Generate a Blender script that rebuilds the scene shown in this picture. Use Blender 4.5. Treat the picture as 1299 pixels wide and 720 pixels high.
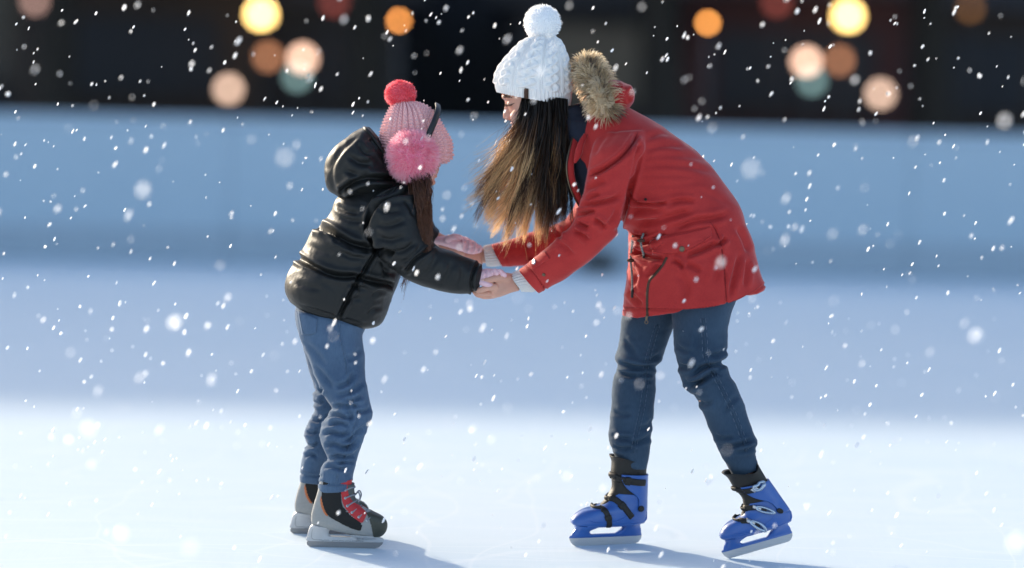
import bpy, math, random
import numpy as np
from mathutils import Vector, Matrix, noise
from mathutils.bvhtree import BVHTree

for _o in list(bpy.data.objects):
    bpy.data.objects.remove(_o)
SC = bpy.context.scene
COL = SC.collection
rnd = random.Random(7)
rng = np.random.default_rng(11)
R_ = math.radians

# ------------------------------------------------------------------ camera
CAM_LOC = Vector((0.0, -7.3, 1.44))
FPX = 3066.0                      # focal length in photograph pixels (1299 wide)
PITCH, ROLL = 5.125, 1.25
cam_d = bpy.data.cameras.new('camera')
cam = bpy.data.objects.new('camera', cam_d)
COL.objects.link(cam)
cam_d.sensor_width = 36.0
cam_d.sensor_fit = 'HORIZONTAL'
cam_d.lens = FPX / 1299.0 * 36.0
cam_d.clip_start = 0.1
cam_d.clip_end = 3000.0
CROT = Matrix.Rotation(R_(90 - PITCH), 3, 'X') @ Matrix.Rotation(R_(ROLL), 3, 'Z')
cam.matrix_world = Matrix.Translation(CAM_LOC) @ CROT.to_4x4()
cam_d.dof.use_dof = True
cam_d.dof.focus_distance = 7.22
cam_d.dof.aperture_fstop = 0.63
SC.camera = cam

# ------------------------------------------------------------------ sky, sun, exposure
SUN_EL = R_(18.0)
SUN_TRAVEL = Vector((0.66, -0.75, 0.0)).normalized()      # light comes from behind, left
world = bpy.data.worlds.new('World')
SC.world = world
world.use_nodes = True
wn, wl = world.node_tree.nodes, world.node_tree.links
wn.clear()
w_out = wn.new('ShaderNodeOutputWorld')
w_bg = wn.new('ShaderNodeBackground')
w_sky = wn.new('ShaderNodeTexSky')
w_sky.sky_type = 'NISHITA'
w_sky.sun_disc = False
w_sky.sun_elevation = SUN_EL
_sd = -SUN_TRAVEL
w_sky.sun_rotation = math.atan2(_sd.x, _sd.y)
w_sky.air_density = 0.85
w_sky.dust_density = 2.3
w_sky.ozone_density = 0.7
w_bg.inputs['Strength'].default_value = 0.15
wl.new(w_sky.outputs[0], w_bg.inputs[0])
wl.new(w_bg.outputs[0], w_out.inputs[0])
sun_d = bpy.data.lights.new('sun', 'SUN')
sun = bpy.data.objects.new('sun', sun_d)
COL.objects.link(sun)
sun_d.energy = 2.75
sun_d.angle = R_(0.9)
sun_d.color = (1.0, 0.86, 0.66)
_dir = Vector((SUN_TRAVEL.x * math.cos(SUN_EL), SUN_TRAVEL.y * math.cos(SUN_EL), -math.sin(SUN_EL)))
sun.rotation_euler = _dir.to_track_quat('-Z', 'Y').to_euler()
SC.view_settings.view_transform = 'Standard'
SC.view_settings.look = 'None'
SC.view_settings.exposure = 1.2
SC.view_settings.gamma = 1.0
SC.view_settings.use_curve_mapping = False
SC.cycles.use_denoising = True
SC.cycles.max_bounces = 12
SC.cycles.diffuse_bounces = 8
SC.cycles.transmission_bounces = 10
SC.cycles.transparent_max_bounces = 8
SC.cycles.sample_clamp_indirect = 8.0

# ------------------------------------------------------------------ pixel <-> place
CL = np.array(CAM_LOC)
CR = np.array(CROT)


def P(px, py, d=0.0):
    """point on the vertical plane y = d seen at photograph pixel (px, py)"""
    v = CR @ np.array([(px - 649.5) / FPX, -(py - 360.0) / FPX, -1.0])
    t = (d - CL[1]) / v[1]
    return CL + v * t


def PG(px, py, z=0.0):
    """point on the level z seen at pixel"""
    v = CR @ np.array([(px - 649.5) / FPX, -(py - 360.0) / FPX, -1.0])
    return CL + v * ((z - CL[2]) / v[2])


def proj(V):
    q = (np.asarray(V) - CL) @ CR
    return np.stack([649.5 + FPX * q[:, 0] / -q[:, 2], 360.0 - FPX * q[:, 1] / -q[:, 2]], 1)


PXM = 1.0 / 420.0                 # metres per photograph pixel at the figures

# ------------------------------------------------------------------ mesh helpers


class Acc:
    """collects quads / triangles"""

    def __init__(s):
        s.v, s.f, s.n = [], [], 0

    def add(s, V, F):
        V = np.asarray(V, float)
        s.v.append(V)
        s.f.extend([[i + s.n for i in f] for f in F])
        s.n += len(V)
        return s

    def V(s):
        return np.concatenate(s.v) if s.v else np.zeros((0, 3))


def np_mesh(name, V, F, smooth=True):
    me = bpy.data.meshes.new(name)
    V = np.ascontiguousarray(V, np.float32)
    if isinstance(F, np.ndarray):
        k = F.shape[1]
        me.vertices.add(len(V))
        me.vertices.foreach_set('co', V.ravel())
        me.loops.add(F.size)
        me.loops.foreach_set('vertex_index', np.ascontiguousarray(F, np.int32).ravel())
        me.polygons.add(len(F))
        me.polygons.foreach_set('loop_start', np.arange(0, F.size, k, dtype=np.int32))
        me.update(calc_edges=True)
    else:
        me.from_pydata(V.tolist(), [], F)
        me.update()
    if smooth:
        me.polygons.foreach_set('use_smooth', np.ones(len(me.polygons), bool))
    return me


def obj(name, me, mat, parent=None, **props):
    o = bpy.data.objects.new(name, me)
    COL.objects.link(o)
    if mat is not None:
        me.materials.clear()
        me.materials.append(mat)
    if parent is not None:
        o.parent = parent
        if parent.type == 'EMPTY':
            o.matrix_parent_inverse = Matrix.Translation(parent.location).inverted()
    for k, v in props.items():
        o[k] = v
    return o


def empty(name, loc, **props):
    o = bpy.data.objects.new(name, None)
    o.empty_display_size = 0.1
    COL.objects.link(o)
    o.location = loc
    for k, v in props.items():
        o[k] = v
    return o


def catmull(A, sub):
    A = np.asarray(A, float)
    if len(A) < 3:
        t = np.linspace(0, 1, (len(A) - 1) * sub + 1)[:, None]
        return A[0] * (1 - t) + A[-1] * t
    E = np.vstack([2 * A[0] - A[1], A, 2 * A[-1] - A[-2]])
    out = []
    for i in range(1, len(E) - 2):
        p0, p1, p2, p3 = E[i - 1], E[i], E[i + 1], E[i + 2]
        for t in np.linspace(0, 1, sub, endpoint=False):
            out.append(0.5 * (2 * p1 + (p2 - p0) * t + (2 * p0 - 5 * p1 + 4 * p2 - p3) * t * t + (3 * p1 - p0 - 3 * p2 + p3) * t ** 3))
    out.append(E[-2])
    return np.array(out)


def grid_faces(m, n, closed=True):
    F = []
    for i in range(m - 1):
        for j in range(n if closed else n - 1):
            a, b = i * n + j, i * n + (j + 1) % n
            F.append((a, b, b + n, a + n))
    return F


def stations3(st, d0=0.0):
    """(lx,ly,rx,ry,d,t) -> array of L, R, t in metres"""
    rows = []
    for lx, ly, rx, ry, d, t in st:
        rows.append(np.concatenate([P(lx, ly, d + d0), P(rx, ry, d + d0), [t]]))
    return np.array(rows)


def ring_grid(rows, n, p=2.2, a0=0.0, a1=2 * math.pi, closed=True):
    th = np.linspace(a0, a1, n, endpoint=not closed)
    c, s = np.cos(th), np.sin(th)
    ce = np.sign(c) * np.abs(c) ** (2 / p)
    se = np.sign(s) * np.abs(s) ** (2 / p)
    L, R, t = rows[:, 0:3], rows[:, 3:6], rows[:, 6]
    C, A = (L + R) / 2, (R - L) / 2
    V = C[:, None, :] + A[:, None, :] * ce[None, :, None]
    V[:, :, 1] += t[:, None] * se[None, :]
    return V


def loft(acc, st, d0=0.0, n=28, sub=5, p=2.2, cap=True):
    rows = catmull(stations3(st, d0), sub)
    V = ring_grid(rows, n, p)
    m = len(rows)
    F = [tuple(f) for f in grid_faces(m, n)]
    V = V.reshape(-1, 3)
    if cap:
        F.append(tuple(range(n - 1, -1, -1)))
        F.append(tuple((m - 1) * n + j for j in range(n)))
    acc.add(V, F)
    return acc


def frame_at(d):
    d = d / (np.linalg.norm(d) + 1e-12)
    up = np.array([0, 1.0, 0]) if abs(d[1]) < 0.9 else np.array([1.0, 0, 0])
    s = np.cross(d, up)
    s /= np.linalg.norm(s)
    return s, np.cross(s, d)


def tube(acc, pts, rad, n=8, sub=4, cap=True, flat=1.0):
    """round tube through 3-D points; rad one number or one for each point"""
    pts = np.asarray(pts, float)
    rad = np.full(len(pts), rad) if np.isscalar(rad) else np.asarray(rad, float)
    q = catmull(np.column_stack([pts, rad]), sub)
    m = len(q)
    T = np.gradient(q[:, :3], axis=0)
    th = np.linspace(0, 2 * math.pi, n, endpoint=False)
    V = np.zeros((m, n, 3))
    s0 = None
    for i in range(m):
        d = T[i] / (np.linalg.norm(T[i]) + 1e-12)
        if s0 is None:
            s, u = frame_at(d)
        else:
            s = s0 - d * np.dot(s0, d)
            s /= np.linalg.norm(s) + 1e-12
            u = np.cross(s, d)
        s0 = s
        V[i] = q[i, :3] + q[i, 3] * (np.cos(th)[:, None] * s + flat * np.sin(th)[:, None] * u)
    F = [tuple(f) for f in grid_faces(m, n)]
    if cap:
        # rounded ends
        base = m * n
        V = np.concatenate([V.reshape(-1, 3), [q[0, :3] - T[0] / (np.linalg.norm(T[0]) + 1e-12) * q[0, 3] * 0.6], [q[-1, :3] + T[-1] / (np.linalg.norm(T[-1]) + 1e-12) * q[-1, 3] * 0.6]])
        for j in range(n):
            F.append(((j + 1) % n, j, base))
            F.append(((m - 1) * n + j, (m - 1) * n + (j + 1) % n, base + 1))
    acc.add(V.reshape(-1, 3), F)
    return acc


def ell(acc, c, r, n=20, m=14, tilt=0.0):
    """ellipsoid, tilted in the picture plane"""
    th = np.linspace(0, 2 * math.pi, n, endpoint=False)
    ph = np.linspace(0.02, math.pi - 0.02, m)
    V = np.zeros((m, n, 3))
    V[:, :, 0] = r[0] * np.sin(ph)[:, None] * np.cos(th)[None]
    V[:, :, 1] = r[1] * np.sin(ph)[:, None] * np.sin(th)[None]
    V[:, :, 2] = r[2] * np.cos(ph)[:, None] * np.ones(n)[None]
    V = V.reshape(-1, 3)
    ca, sa = math.cos(tilt), math.sin(tilt)
    x, z = V[:, 0].copy(), V[:, 2].copy()
    V[:, 0], V[:, 2] = ca * x + sa * z, -sa * x + ca * z
    F = [tuple(reversed(f)) for f in grid_faces(m, n)]
    F.append(tuple(range(n)))
    F.append(tuple(reversed([(m - 1) * n + j for j in range(n)])))
    acc.add(V + np.asarray(c), F)
    return acc


def merged(acc, voxel, smooth=4, fac=0.5):
    """one continuous skin over everything collected"""
    me = bpy.data.meshes.new('tmp')
    me.from_pydata(acc.V().tolist(), [], acc.f)
    me.update()
    o = bpy.data.objects.new('tmp', me)
    COL.objects.link(o)
    m = o.modifiers.new('r', 'REMESH')
    m.mode = 'VOXEL'
    m.voxel_size = voxel
    if smooth:
        s = o.modifiers.new('s', 'SMOOTH')
        s.factor = fac
        s.iterations = smooth
    dg = bpy.context.evaluated_depsgraph_get()
    dg.update()
    r = bpy.data.meshes.new_from_object(o.evaluated_get(dg))
    bpy.data.objects.remove(o)
    bpy.data.meshes.remove(me)
    V = np.zeros(len(r.vertices) * 3, np.float32)
    r.vertices.foreach_get('co', V)
    nl = len(r.loops)
    L = np.zeros(nl, np.int32)
    r.loops.foreach_get('vertex_index', L)
    V = V.reshape(-1, 3).astype(float)
    F = L.reshape(-1, 4) if nl == 4 * len(r.polygons) else None
    if F is None:
        F = [tuple(p.vertices) for p in r.polygons]
    bpy.data.meshes.remove(r)
    return V, F


def normals(V, F):
    F = np.asarray(F)
    a = V[F[:, 2]] - V[F[:, 0]]
    b = V[F[:, 3 if F.shape[1] == 4 else 1]] - V[F[:, 1 if F.shape[1] == 4 else 0]]
    fn = np.cross(a, b)
    N = np.zeros_like(V)
    for k in range(F.shape[1]):
        np.add.at(N, F[:, k], fn)
    return N / (np.linalg.norm(N, axis=1)[:, None] + 1e-12)


def nz(V, scale, seed=0.0, oct=2):
    """smooth noise for each vertex"""
    sc = np.asarray(scale, float) * np.ones(3)
    Q = V * sc + seed
    out = np.zeros(len(V))
    for k in range(oct):
        out += np.array([noise.noise(Vector(q)) for q in Q * (2.0 ** k)]) * 0.5 ** k
    return out


def seg_dist(Q, poly):
    """distance in px of each projected vertex to a polyline and its place along it (0..1)"""
    poly = np.asarray(poly, float)
    best = np.full(len(Q), 1e9)
    along = np.zeros(len(Q))
    sgn = np.zeros(len(Q))
    ln = np.linalg.norm(np.diff(poly, axis=0), axis=1)
    cum = np.concatenate([[0], np.cumsum(ln)])
    for i in range(len(poly) - 1):
        a, b = poly[i], poly[i + 1]
        ab = b - a
        t = np.clip(((Q - a) @ ab) / (ab @ ab + 1e-9), 0, 1)
        w = Q - (a + t[:, None] * ab)
        dd = np.linalg.norm(w, axis=1)
        k = dd < best
        best[k] = dd[k]
        along[k] = (cum[i] + t[k] * ln[i]) / cum[-1]
        sgn[k] = np.sign(ab[0] * w[k, 1] - ab[1] * w[k, 0])
    return best, along, sgn


def crease(V, F, lines, lim=0.35):
    """lines: (polyline px, width px, depth m, ridge share, taper). Folds fade out where the cloth turns away"""
    N = normals(V, F)
    Q = proj(V)
    wgt = np.clip((lim - N[:, 1]) / 0.5, 0, 1)
    D = np.zeros(len(V))
    for ln in lines:
        poly, w, dep = ln[0], ln[1], ln[2]
        ridge = ln[3] if len(ln) > 3 else 0.5
        taper = ln[4] if len(ln) > 4 else 0.25
        poly = catmull(poly, 5) if len(poly) > 2 else np.asarray(poly, float)
        lo, hi = poly.min(0) - 4 * w - 2, poly.max(0) + 4 * w + 2
        k = np.where((Q[:, 0] > lo[0]) & (Q[:, 0] < hi[0]) & (Q[:, 1] > lo[1]) & (Q[:, 1] < hi[1]) & (wgt > 0))[0]
        if not len(k):
            continue
        s, al, sg = seg_dist(Q[k], poly)
        tp = np.ones(len(k)) if taper <= 0 else np.clip(np.minimum(al, 1 - al) / taper, 0, 1)
        tp = tp * tp * (3 - 2 * tp) if taper > 0 else tp
        prof = -np.exp(-(s / w) ** 2) + ridge * np.exp(-((s - 2.0 * w) / (1.1 * w)) ** 2)
        D[k] += 1.6 * dep * prof * tp * wgt[k]
    return V + N * D[:, None]


def push(V, F, h):
    return V + normals(V, F) * np.asarray(h)[:, None]


def lap(V, F, it=2):
    F = np.asarray(F)
    for _ in range(it):
        S = np.zeros_like(V)
        c = np.zeros(len(V))
        k = F.shape[1]
        for j in range(k):
            a, b = F[:, j], F[:, (j + 1) % k]
            np.add.at(S, a, V[b])
            np.add.at(S, b, V[a])
            np.add.at(c, a, 1)
            np.add.at(c, b, 1)
        V = 0.5 * V + 0.5 * S / np.maximum(c, 1)[:, None]
    return V


class Surf:
    """a finished surface that seams, straps and patches can be laid on"""

    def __init__(s, V, F):
        s.t = BVHTree.FromPolygons([Vector(v) for v in V], [tuple(map(int, f)) for f in F])

    def hit(s, px, py, d=0.0):
        v = CR @ np.array([(px - 649.5) / FPX, -(py - 360.0) / FPX, -1.0])
        v = v / np.linalg.norm(v)
        loc, no, i, dist = s.t.ray_cast(CAM_LOC, Vector(v))
        if loc is None:
            loc2, no2, i, dist = s.t.find_nearest(Vector(P(px, py, d)))
            return np.array(loc2), np.array(no2)
        no = np.array(no)
        if no @ v > 0:
            no = -no
        return np.array(loc), no


def resample(poly, step):
    poly = np.asarray(poly, float)
    if len(poly) > 2:
        poly = catmull(poly, 8)
    l = np.concatenate([[0], np.cumsum(np.linalg.norm(np.diff(poly, axis=0), axis=1))])
    n = max(2, int(l[-1] / step) + 1)
    q = np.linspace(0, l[-1], n)
    return np.column_stack([np.interp(q, l, poly[:, k]) for k in range(poly.shape[1])])


def seam(acc, sf, poly, r, off=0.0, step=3.0, d=0.0, n=6):
    pts = []
    for x, y in resample(poly, step):
        p, no = sf.hit(x, y, d)
        pts.append(p + no * off)
    return tube(acc, pts, r, n=n, sub=1)


def stitches(acc, sf, poly, dash, gap, r, off=0.0, d=0.0):
    pts = resample(poly, 1.0)
    i, L = 0, int(dash)
    while i + L < len(pts):
        a, b = pts[i], pts[i + L]
        pa, na = sf.hit(a[0], a[1], d)
        pb, nb = sf.hit(b[0], b[1], d)
        tube(acc, [pa + na * off, (pa + pb) / 2 + (na + nb) / 2 * (off + r * .4), pb + nb * off], r, n=5, sub=1)
        i += L + int(gap)
    return acc


def band(acc, sf, poly, w, off, thick, step=2.0, nx=7, d=0.0, taper=None):
    """strap of width w px laid along a pixel polyline on a surface"""
    pts = resample(poly, step)
    T = np.gradient(pts, axis=0)
    T /= np.linalg.norm(T, axis=1)[:, None] + 1e-9
    S = np.column_stack([-T[:, 1], T[:, 0]])
    us = np.linspace(-0.5, 0.5, nx)
    m = len(pts)
    top = np.zeros((m, nx, 3))
    bot = np.zeros((m, nx, 3))
    for i in range(m):
        ww = w if taper is None else w * np.interp(i / (m - 1), [0, .5, 1], taper)
        for j, u in enumerate(us):
            q = pts[i] + S[i] * u * ww
            p, no = sf.hit(q[0], q[1], d)
            e = off + thick * (1 - (abs(u) * 2) ** 6 * 0.5)
            top[i, j] = p + no * e
            bot[i, j] = p - no * 0.001
    V = np.concatenate([top, bot[:, ::-1]], 1).reshape(-1, 3)
    n = 2 * nx
    F = [tuple(f) for f in grid_faces(m, n)]
    F.append(tuple(range(n - 1, -1, -1)))
    F.append(tuple((m - 1) * n + j for j in range(n)))
    acc.add(V, F)
    return acc


def patch(acc, sf, quad, nu, nv, off, thick, d=0.0, bulge=0.0, sag=None):
    """four-cornered patch (px corners, in order) laid on a surface"""
    a, b, c, e = [np.asarray(q, float) for q in quad]
    top = np.zeros((nv, nu, 3))
    bot = np.zeros((nv, nu, 3))
    for i in range(nv):
        v = i / (nv - 1)
        for j in range(nu):
            u = j / (nu - 1)
            q = (a * (1 - u) + b * u) * (1 - v) + (e * (1 - u) + c * u) * v
            if sag is not None:
                q = q + np.asarray(sag) * (4 * u * (1 - u)) * v
            p, no = sf.hit(q[0], q[1], d)
            edge = min(u, 1 - u, v, 1 - v)
            top[i, j] = p + no * (off + thick * (0.55 + 0.45 * min(1, edge * 12)) + bulge * math.sin(math.pi * u) * math.sin(math.pi * v))
            bot[i, j] = p - no * 0.002
    F, n = [], nu * nv
    for i in range(nv - 1):
        for j in range(nu - 1):
            k = i * nu + j
            F.append((k, k + 1, k + nu + 1, k + nu))
    rim = [j for j in range(nu)] + [i * nu + nu - 1 for i in range(1, nv)] + [(nv - 1) * nu + j for j in range(nu - 2, -1, -1)] + [i * nu for i in range(nv - 2, 0, -1)]
    for k in range(len(rim)):
        x, y = rim[k], rim[(k + 1) % len(rim)]
        F.append((y, x, x + n, y + n))
    acc.add(np.concatenate([top.reshape(-1, 3), bot.reshape(-1, 3)]), F)
    return acc


def disc(acc, c, no, r, h, n=20, dome=0.3):
    """button: short domed cylinder on a surface"""
    no = np.asarray(no) / np.linalg.norm(no)
    s, u = frame_at(no)
    th = np.linspace(0, 2 * math.pi, n, endpoint=False)
    cir = np.cos(th)[:, None] * s + np.sin(th)[:, None] * u
    prof = [(1.0, -0.002), (1.0, h * .6), (.9, h), (.72, h), (.66, h * .7), (.3, h * (.7 + dome)), (.02, h * (.75 + dome))]
    V = np.concatenate([np.asarray(c) + cir * r * a + no * b for a, b in prof])
    F = [tuple(f) for f in grid_faces(len(prof), n)]
    F.append(tuple((len(prof) - 1) * n + j for j in range(n)))
    acc.add(V, F)
    return acc


def prism_strands(P3, rad):
    """P3: (k strands, m points, 3); rad (k, m) -> V, F of thin flat strands that let light through"""
    k, m, _ = P3.shape
    T = np.gradient(P3, axis=1)
    T /= np.linalg.norm(T, axis=2)[:, :, None] + 1e-12
    ref = rng.normal(size=(k, 1, 3))
    S = np.cross(T, np.broadcast_to(ref, T.shape))
    S /= np.linalg.norm(S, axis=2)[:, :, None] + 1e-12
    V = np.stack([P3 - 1.25 * rad[:, :, None] * S, P3 + 1.25 * rad[:, :, None] * S], 2)
    base = np.arange(k * m).reshape(k, m) * 2
    a, b = base[:, :-1], base[:, 1:]
    F = np.stack([a, a + 1, b + 1, b], -1).reshape(-1, 4)
    return V.reshape(-1, 3), F


def box(acc, lo, hi, rotz=0.0, piv=(0, 0, 0), bev=0.0):
    x0, y0, z0 = lo
    x1, y1, z1 = hi
    if bev > 0:
        b = bev
        V, F = [], []
        rows = [(z0, b), (z0 + b, 0), (z1 - b, 0), (z1, b)]
        for z, i in rows:
            V += [(x0 + i + b, y0 + i, z), (x1 - i - b, y0 + i, z), (x1 - i, y0 + i + b, z), (x1 - i, y1 - i - b, z), (x1 - i - b, y1 - i, z), (x0 + i + b, y1 - i, z), (x0 + i, y1 - i - b, z), (x0 + i, y0 + i + b, z)]
        F = [tuple(f) for f in grid_faces(4, 8)]
        F.append(tuple(range(7, -1, -1)))
        F.append(tuple(range(24, 32)))
    else:
        V = [(x0, y0, z0), (x1, y0, z0), (x1, y1, z0), (x0, y1, z0), (x0, y0, z1), (x1, y0, z1), (x1, y1, z1), (x0, y1, z1)]
        F = [(3, 2, 1, 0), (4, 5, 6, 7), (0, 1, 5, 4), (1, 2, 6, 5), (2, 3, 7, 6), (3, 0, 4, 7)]
    V = np.array(V, float)
    if rotz:
        c, s = math.cos(rotz), math.sin(rotz)
        q = V - np.array(piv)
        V = np.column_stack([c * q[:, 0] - s * q[:, 1], s * q[:, 0] + c * q[:, 1], q[:, 2]]) + np.array(piv)
    acc.add(V, F)
    return acc


def am(acc, name, smooth=True):
    return np_mesh(name, acc.V(), acc.f, smooth)

# ------------------------------------------------------------------ materials
def mat(name, col, rough=0.7, spec=0.3, metal=0.0, var=None, bump=None, sheen=0.0, transl=0.0, coat=0.0, sub=0.0, emit=None, aniso=None):
    """var: (noise scale, second colour, share); bump: list of (kind, scale, strength, distance)"""
    m = bpy.data.materials.new(name)
    m.use_nodes = True
    nt = m.node_tree
    N, L = nt.nodes, nt.links
    b = N['Principled BSDF']
    b.inputs['Roughness'].default_value = rough
    b.inputs['Specular IOR Level'].default_value = spec
    b.inputs['Metallic'].default_value = metal
    b.inputs['Sheen Weight'].default_value = sheen
    b.inputs['Sheen Roughness'].default_value = 0.3
    b.inputs['Coat Weight'].default_value = coat
    if sub:
        b.inputs['Subsurface Weight'].default_value = sub
        b.inputs['Subsurface Radius'].default_value = (0.012, 0.005, 0.003)
        b.inputs['Subsurface Scale'].default_value = 1.0
    c4 = (*col, 1)
    b.inputs['Base Color'].default_value = c4
    tc = N.new('ShaderNodeTexCoord')
    csock = None
    if var:
        layers = var if isinstance(var, list) else [var]
        prev = None
        for sc, c2, share in layers:
            n = N.new('ShaderNodeTexNoise')
            n.inputs['Scale'].default_value = sc if np.isscalar(sc) else 1.0
            n.inputs['Detail'].default_value = 4.0
            if not np.isscalar(sc):
                mp = N.new('ShaderNodeMapping')
                mp.inputs['Scale'].default_value = sc
                L.new(tc.outputs['Object'], mp.inputs['Vector'])
                L.new(mp.outputs[0], n.inputs['Vector'])
            else:
                L.new(tc.outputs['Object'], n.inputs['Vector'])
            r = N.new('ShaderNodeMapRange')
            r.inputs['From Min'].default_value = 0.5 - 0.28
            r.inputs['From Max'].default_value = 0.5 + 0.28
            r.inputs['To Max'].default_value = share
            L.new(n.outputs[0], r.inputs[0])
            mx = N.new('ShaderNodeMix')
            mx.data_type = 'RGBA'
            if prev is None:
                mx.inputs[6].default_value = c4
            else:
                L.new(prev, mx.inputs[6])
            mx.inputs[7].default_value = (*c2, 1)
            L.new(r.outputs[0], mx.inputs[0])
            prev = mx.outputs[2]
        csock = prev
        L.new(csock, b.inputs['Base Color'])
    if bump:
        prev = None
        for kind, sc, st, dist in bump:
            if kind == 'wave':
                n = N.new('ShaderNodeTexWave')
                n.inputs['Scale'].default_value = sc
                n.inputs['Distortion'].default_value = 0.6
                n.bands_direction = 'DIAGONAL'
                o_ = n.outputs['Fac']
            else:
                n = N.new('ShaderNodeTexNoise')
                n.inputs['Scale'].default_value = sc if np.isscalar(sc) else 1.0
                n.inputs['Detail'].default_value = 3.0
                o_ = n.outputs[0]
            if not np.isscalar(sc):
                mp = N.new('ShaderNodeMapping')
                mp.inputs['Scale'].default_value = sc
                L.new(tc.outputs['Object'], mp.inputs['Vector'])
                L.new(mp.outputs[0], n.inputs['Vector'])
            else:
                L.new(tc.outputs['Object'], n.inputs['Vector'])
            bp = N.new('ShaderNodeBump')
            bp.inputs['Strength'].default_value = st
            bp.inputs['Distance'].default_value = dist
            L.new(o_, bp.inputs['Height'])
            if prev is not None:
                L.new(prev, bp.inputs['Normal'])
            prev = bp.outputs[0]
        L.new(prev, b.inputs['Normal'])
    if transl > 0:
        out = N['Material Output']
        tr = N.new('ShaderNodeBsdfTranslucent')
        tr.inputs[0].default_value = c4
        if csock is not None:
            L.new(csock, tr.inputs[0])
        ms = N.new('ShaderNodeMixShader')
        ms.inputs[0].default_value = transl
        L.new(b.outputs[0], ms.inputs[1])
        L.new(tr.outputs[0], ms.inputs[2])
        L.new(ms.outputs[0], out.inputs['Surface'])
    if emit:
        b.inputs['Emission Color'].default_value = (*emit[0], 1)
        b.inputs['Emission Strength'].default_value = emit[1]
    return m


M = {}
M['red_cloth'] = mat('red_cloth', (0.45, 0.028, 0.026), 0.78, 0.25, var=[(260.0, (0.26, 0.015, 0.016), 0.75), (14.0, (0.52, 0.045, 0.040), 0.6)], bump=[('noise', 900.0, 0.25, 0.0006), ('noise', 60.0, 0.10, 0.002)], sheen=0.3)
M['red_dark'] = mat('red_dark', (0.20, 0.012, 0.015), 0.8, 0.2, var=(200.0, (0.14, 0.01, 0.012), 0.6))
M['black_pu'] = mat('black_pu', (0.0095, 0.010, 0.010), 0.52, 0.33, var=(30.0, (0.010, 0.011, 0.0105), 0.6), bump=[('noise', 34.0, 0.28, 0.006), ('noise', 320.0, 0.12, 0.0007)])
M['black_seam'] = mat('black_seam', (0.009, 0.010, 0.011), 0.5, 0.4)
M['denim'] = mat('denim', (0.036, 0.076, 0.145), 0.85, 0.2, var=[((230, 230, 70), (0.135, 0.20, 0.285), 0.85), (55.0, (0.11, 0.165, 0.25), 0.55), (11.0, (0.120, 0.185, 0.28), 0.8), (6.0, (0.022, 0.046, 0.095), 0.7)], bump=[('noise', (900, 900, 300), 0.35, 0.0008), ('noise', 70.0, 0.25, 0.003)], sheen=0.14)
M['denim_dark'] = mat('denim_dark', (0.020, 0.041, 0.074), 0.85, 0.2, var=[((230, 230, 70), (0.065, 0.105, 0.155), 0.85), (55.0, (0.060, 0.098, 0.15), 0.55), (9.0, (0.052, 0.092, 0.145), 0.8), (6.0, (0.013, 0.028, 0.054), 0.7)], bump=[('noise', (900, 900, 300), 0.35, 0.0008), ('noise', 70.0, 0.25, 0.003)], sheen=0.14)
M['denim_thread'] = mat('denim_thread', (0.10, 0.135, 0.19), 0.8, 0.2)
M['denim_thread_dark'] = mat('denim_thread_dark', (0.012, 0.026, 0.05), 0.8, 0.2)
M['skin'] = mat('skin', (0.60, 0.33, 0.24), 0.48, 0.4, var=[(60.0, (0.66, 0.37, 0.28), 0.5), (12.0, (0.58, 0.27, 0.20), 0.5)], bump=[('noise', 500.0, 0.12, 0.0005)], sub=0.15)
M['lips'] = mat('lips', (0.48, 0.14, 0.12), 0.4, 0.45)
M['nail'] = mat('nail', (0.72, 0.42, 0.36), 0.25, 0.5)
M['dark_hair'] = mat('dark_hair', (0.020, 0.013, 0.010), 0.5, 0.5)
M['white_knit'] = mat('white_knit', (0.87, 0.845, 0.82), 0.9, 0.15, var=(150.0, (0.77, 0.75, 0.73), 0.5), bump=[('noise', 700.0, 0.35, 0.0008)], sheen=0.2)
M['white_fur'] = mat('white_fur', (0.84, 0.84, 0.86), 0.9, 0.1, transl=0.3)
M['cuff_knit'] = mat('cuff_knit', (0.72, 0.70, 0.68), 0.9, 0.15, var=(200.0, (0.62, 0.60, 0.58), 0.5), bump=[('noise', 700.0, 0.3, 0.0008)])
M['pink_knit'] = mat('pink_knit', (0.84, 0.50, 0.49), 0.9, 0.15, var=(160.0, (0.70, 0.36, 0.37), 0.6), bump=[('noise', 650.0, 0.35, 0.0008)], sheen=0.15)
M['pink_fur'] = mat('pink_fur', (0.80, 0.23, 0.38), 0.9, 0.1, transl=0.25)
M['white_core'] = mat('white_core', (0.90, 0.90, 0.91), 0.9, 0.1, bump=[('noise', 260.0, 0.8, 0.004)])
M['pink_core'] = mat('pink_core', (0.90, 0.34, 0.48), 0.9, 0.1, var=[(120.0, (0.80, 0.25, 0.40), 0.6)], bump=[('noise', 240.0, 0.9, 0.004)])
M['coral_fur'] = mat('coral_fur', (0.80, 0.085, 0.14), 0.9, 0.1, transl=0.25)
M['coral_core'] = mat('coral_core', (0.82, 0.11, 0.14), 0.9, 0.1, var=[(90.0, (0.70, 0.07, 0.10), 0.7)], bump=[('noise', 240.0, 0.9, 0.004)])
M['pale_pink'] = mat('pale_pink', (0.80, 0.52, 0.56), 0.88, 0.15, var=(120.0, (0.72, 0.45, 0.50), 0.5), bump=[('noise', 500.0, 0.3, 0.0008)], sheen=0.15)
M['navy'] = mat('navy', (0.018, 0.022, 0.035), 0.9, 0.15, var=(80.0, (0.03, 0.034, 0.05), 0.6))
M['leather'] = mat('leather', (0.075, 0.035, 0.022), 0.6, 0.3, var=(90.0, (0.05, 0.022, 0.014), 0.6))
M['band'] = mat('band', (0.012, 0.014, 0.018), 0.45, 0.4, bump=[('noise', 300.0, 0.15, 0.0006)])
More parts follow.
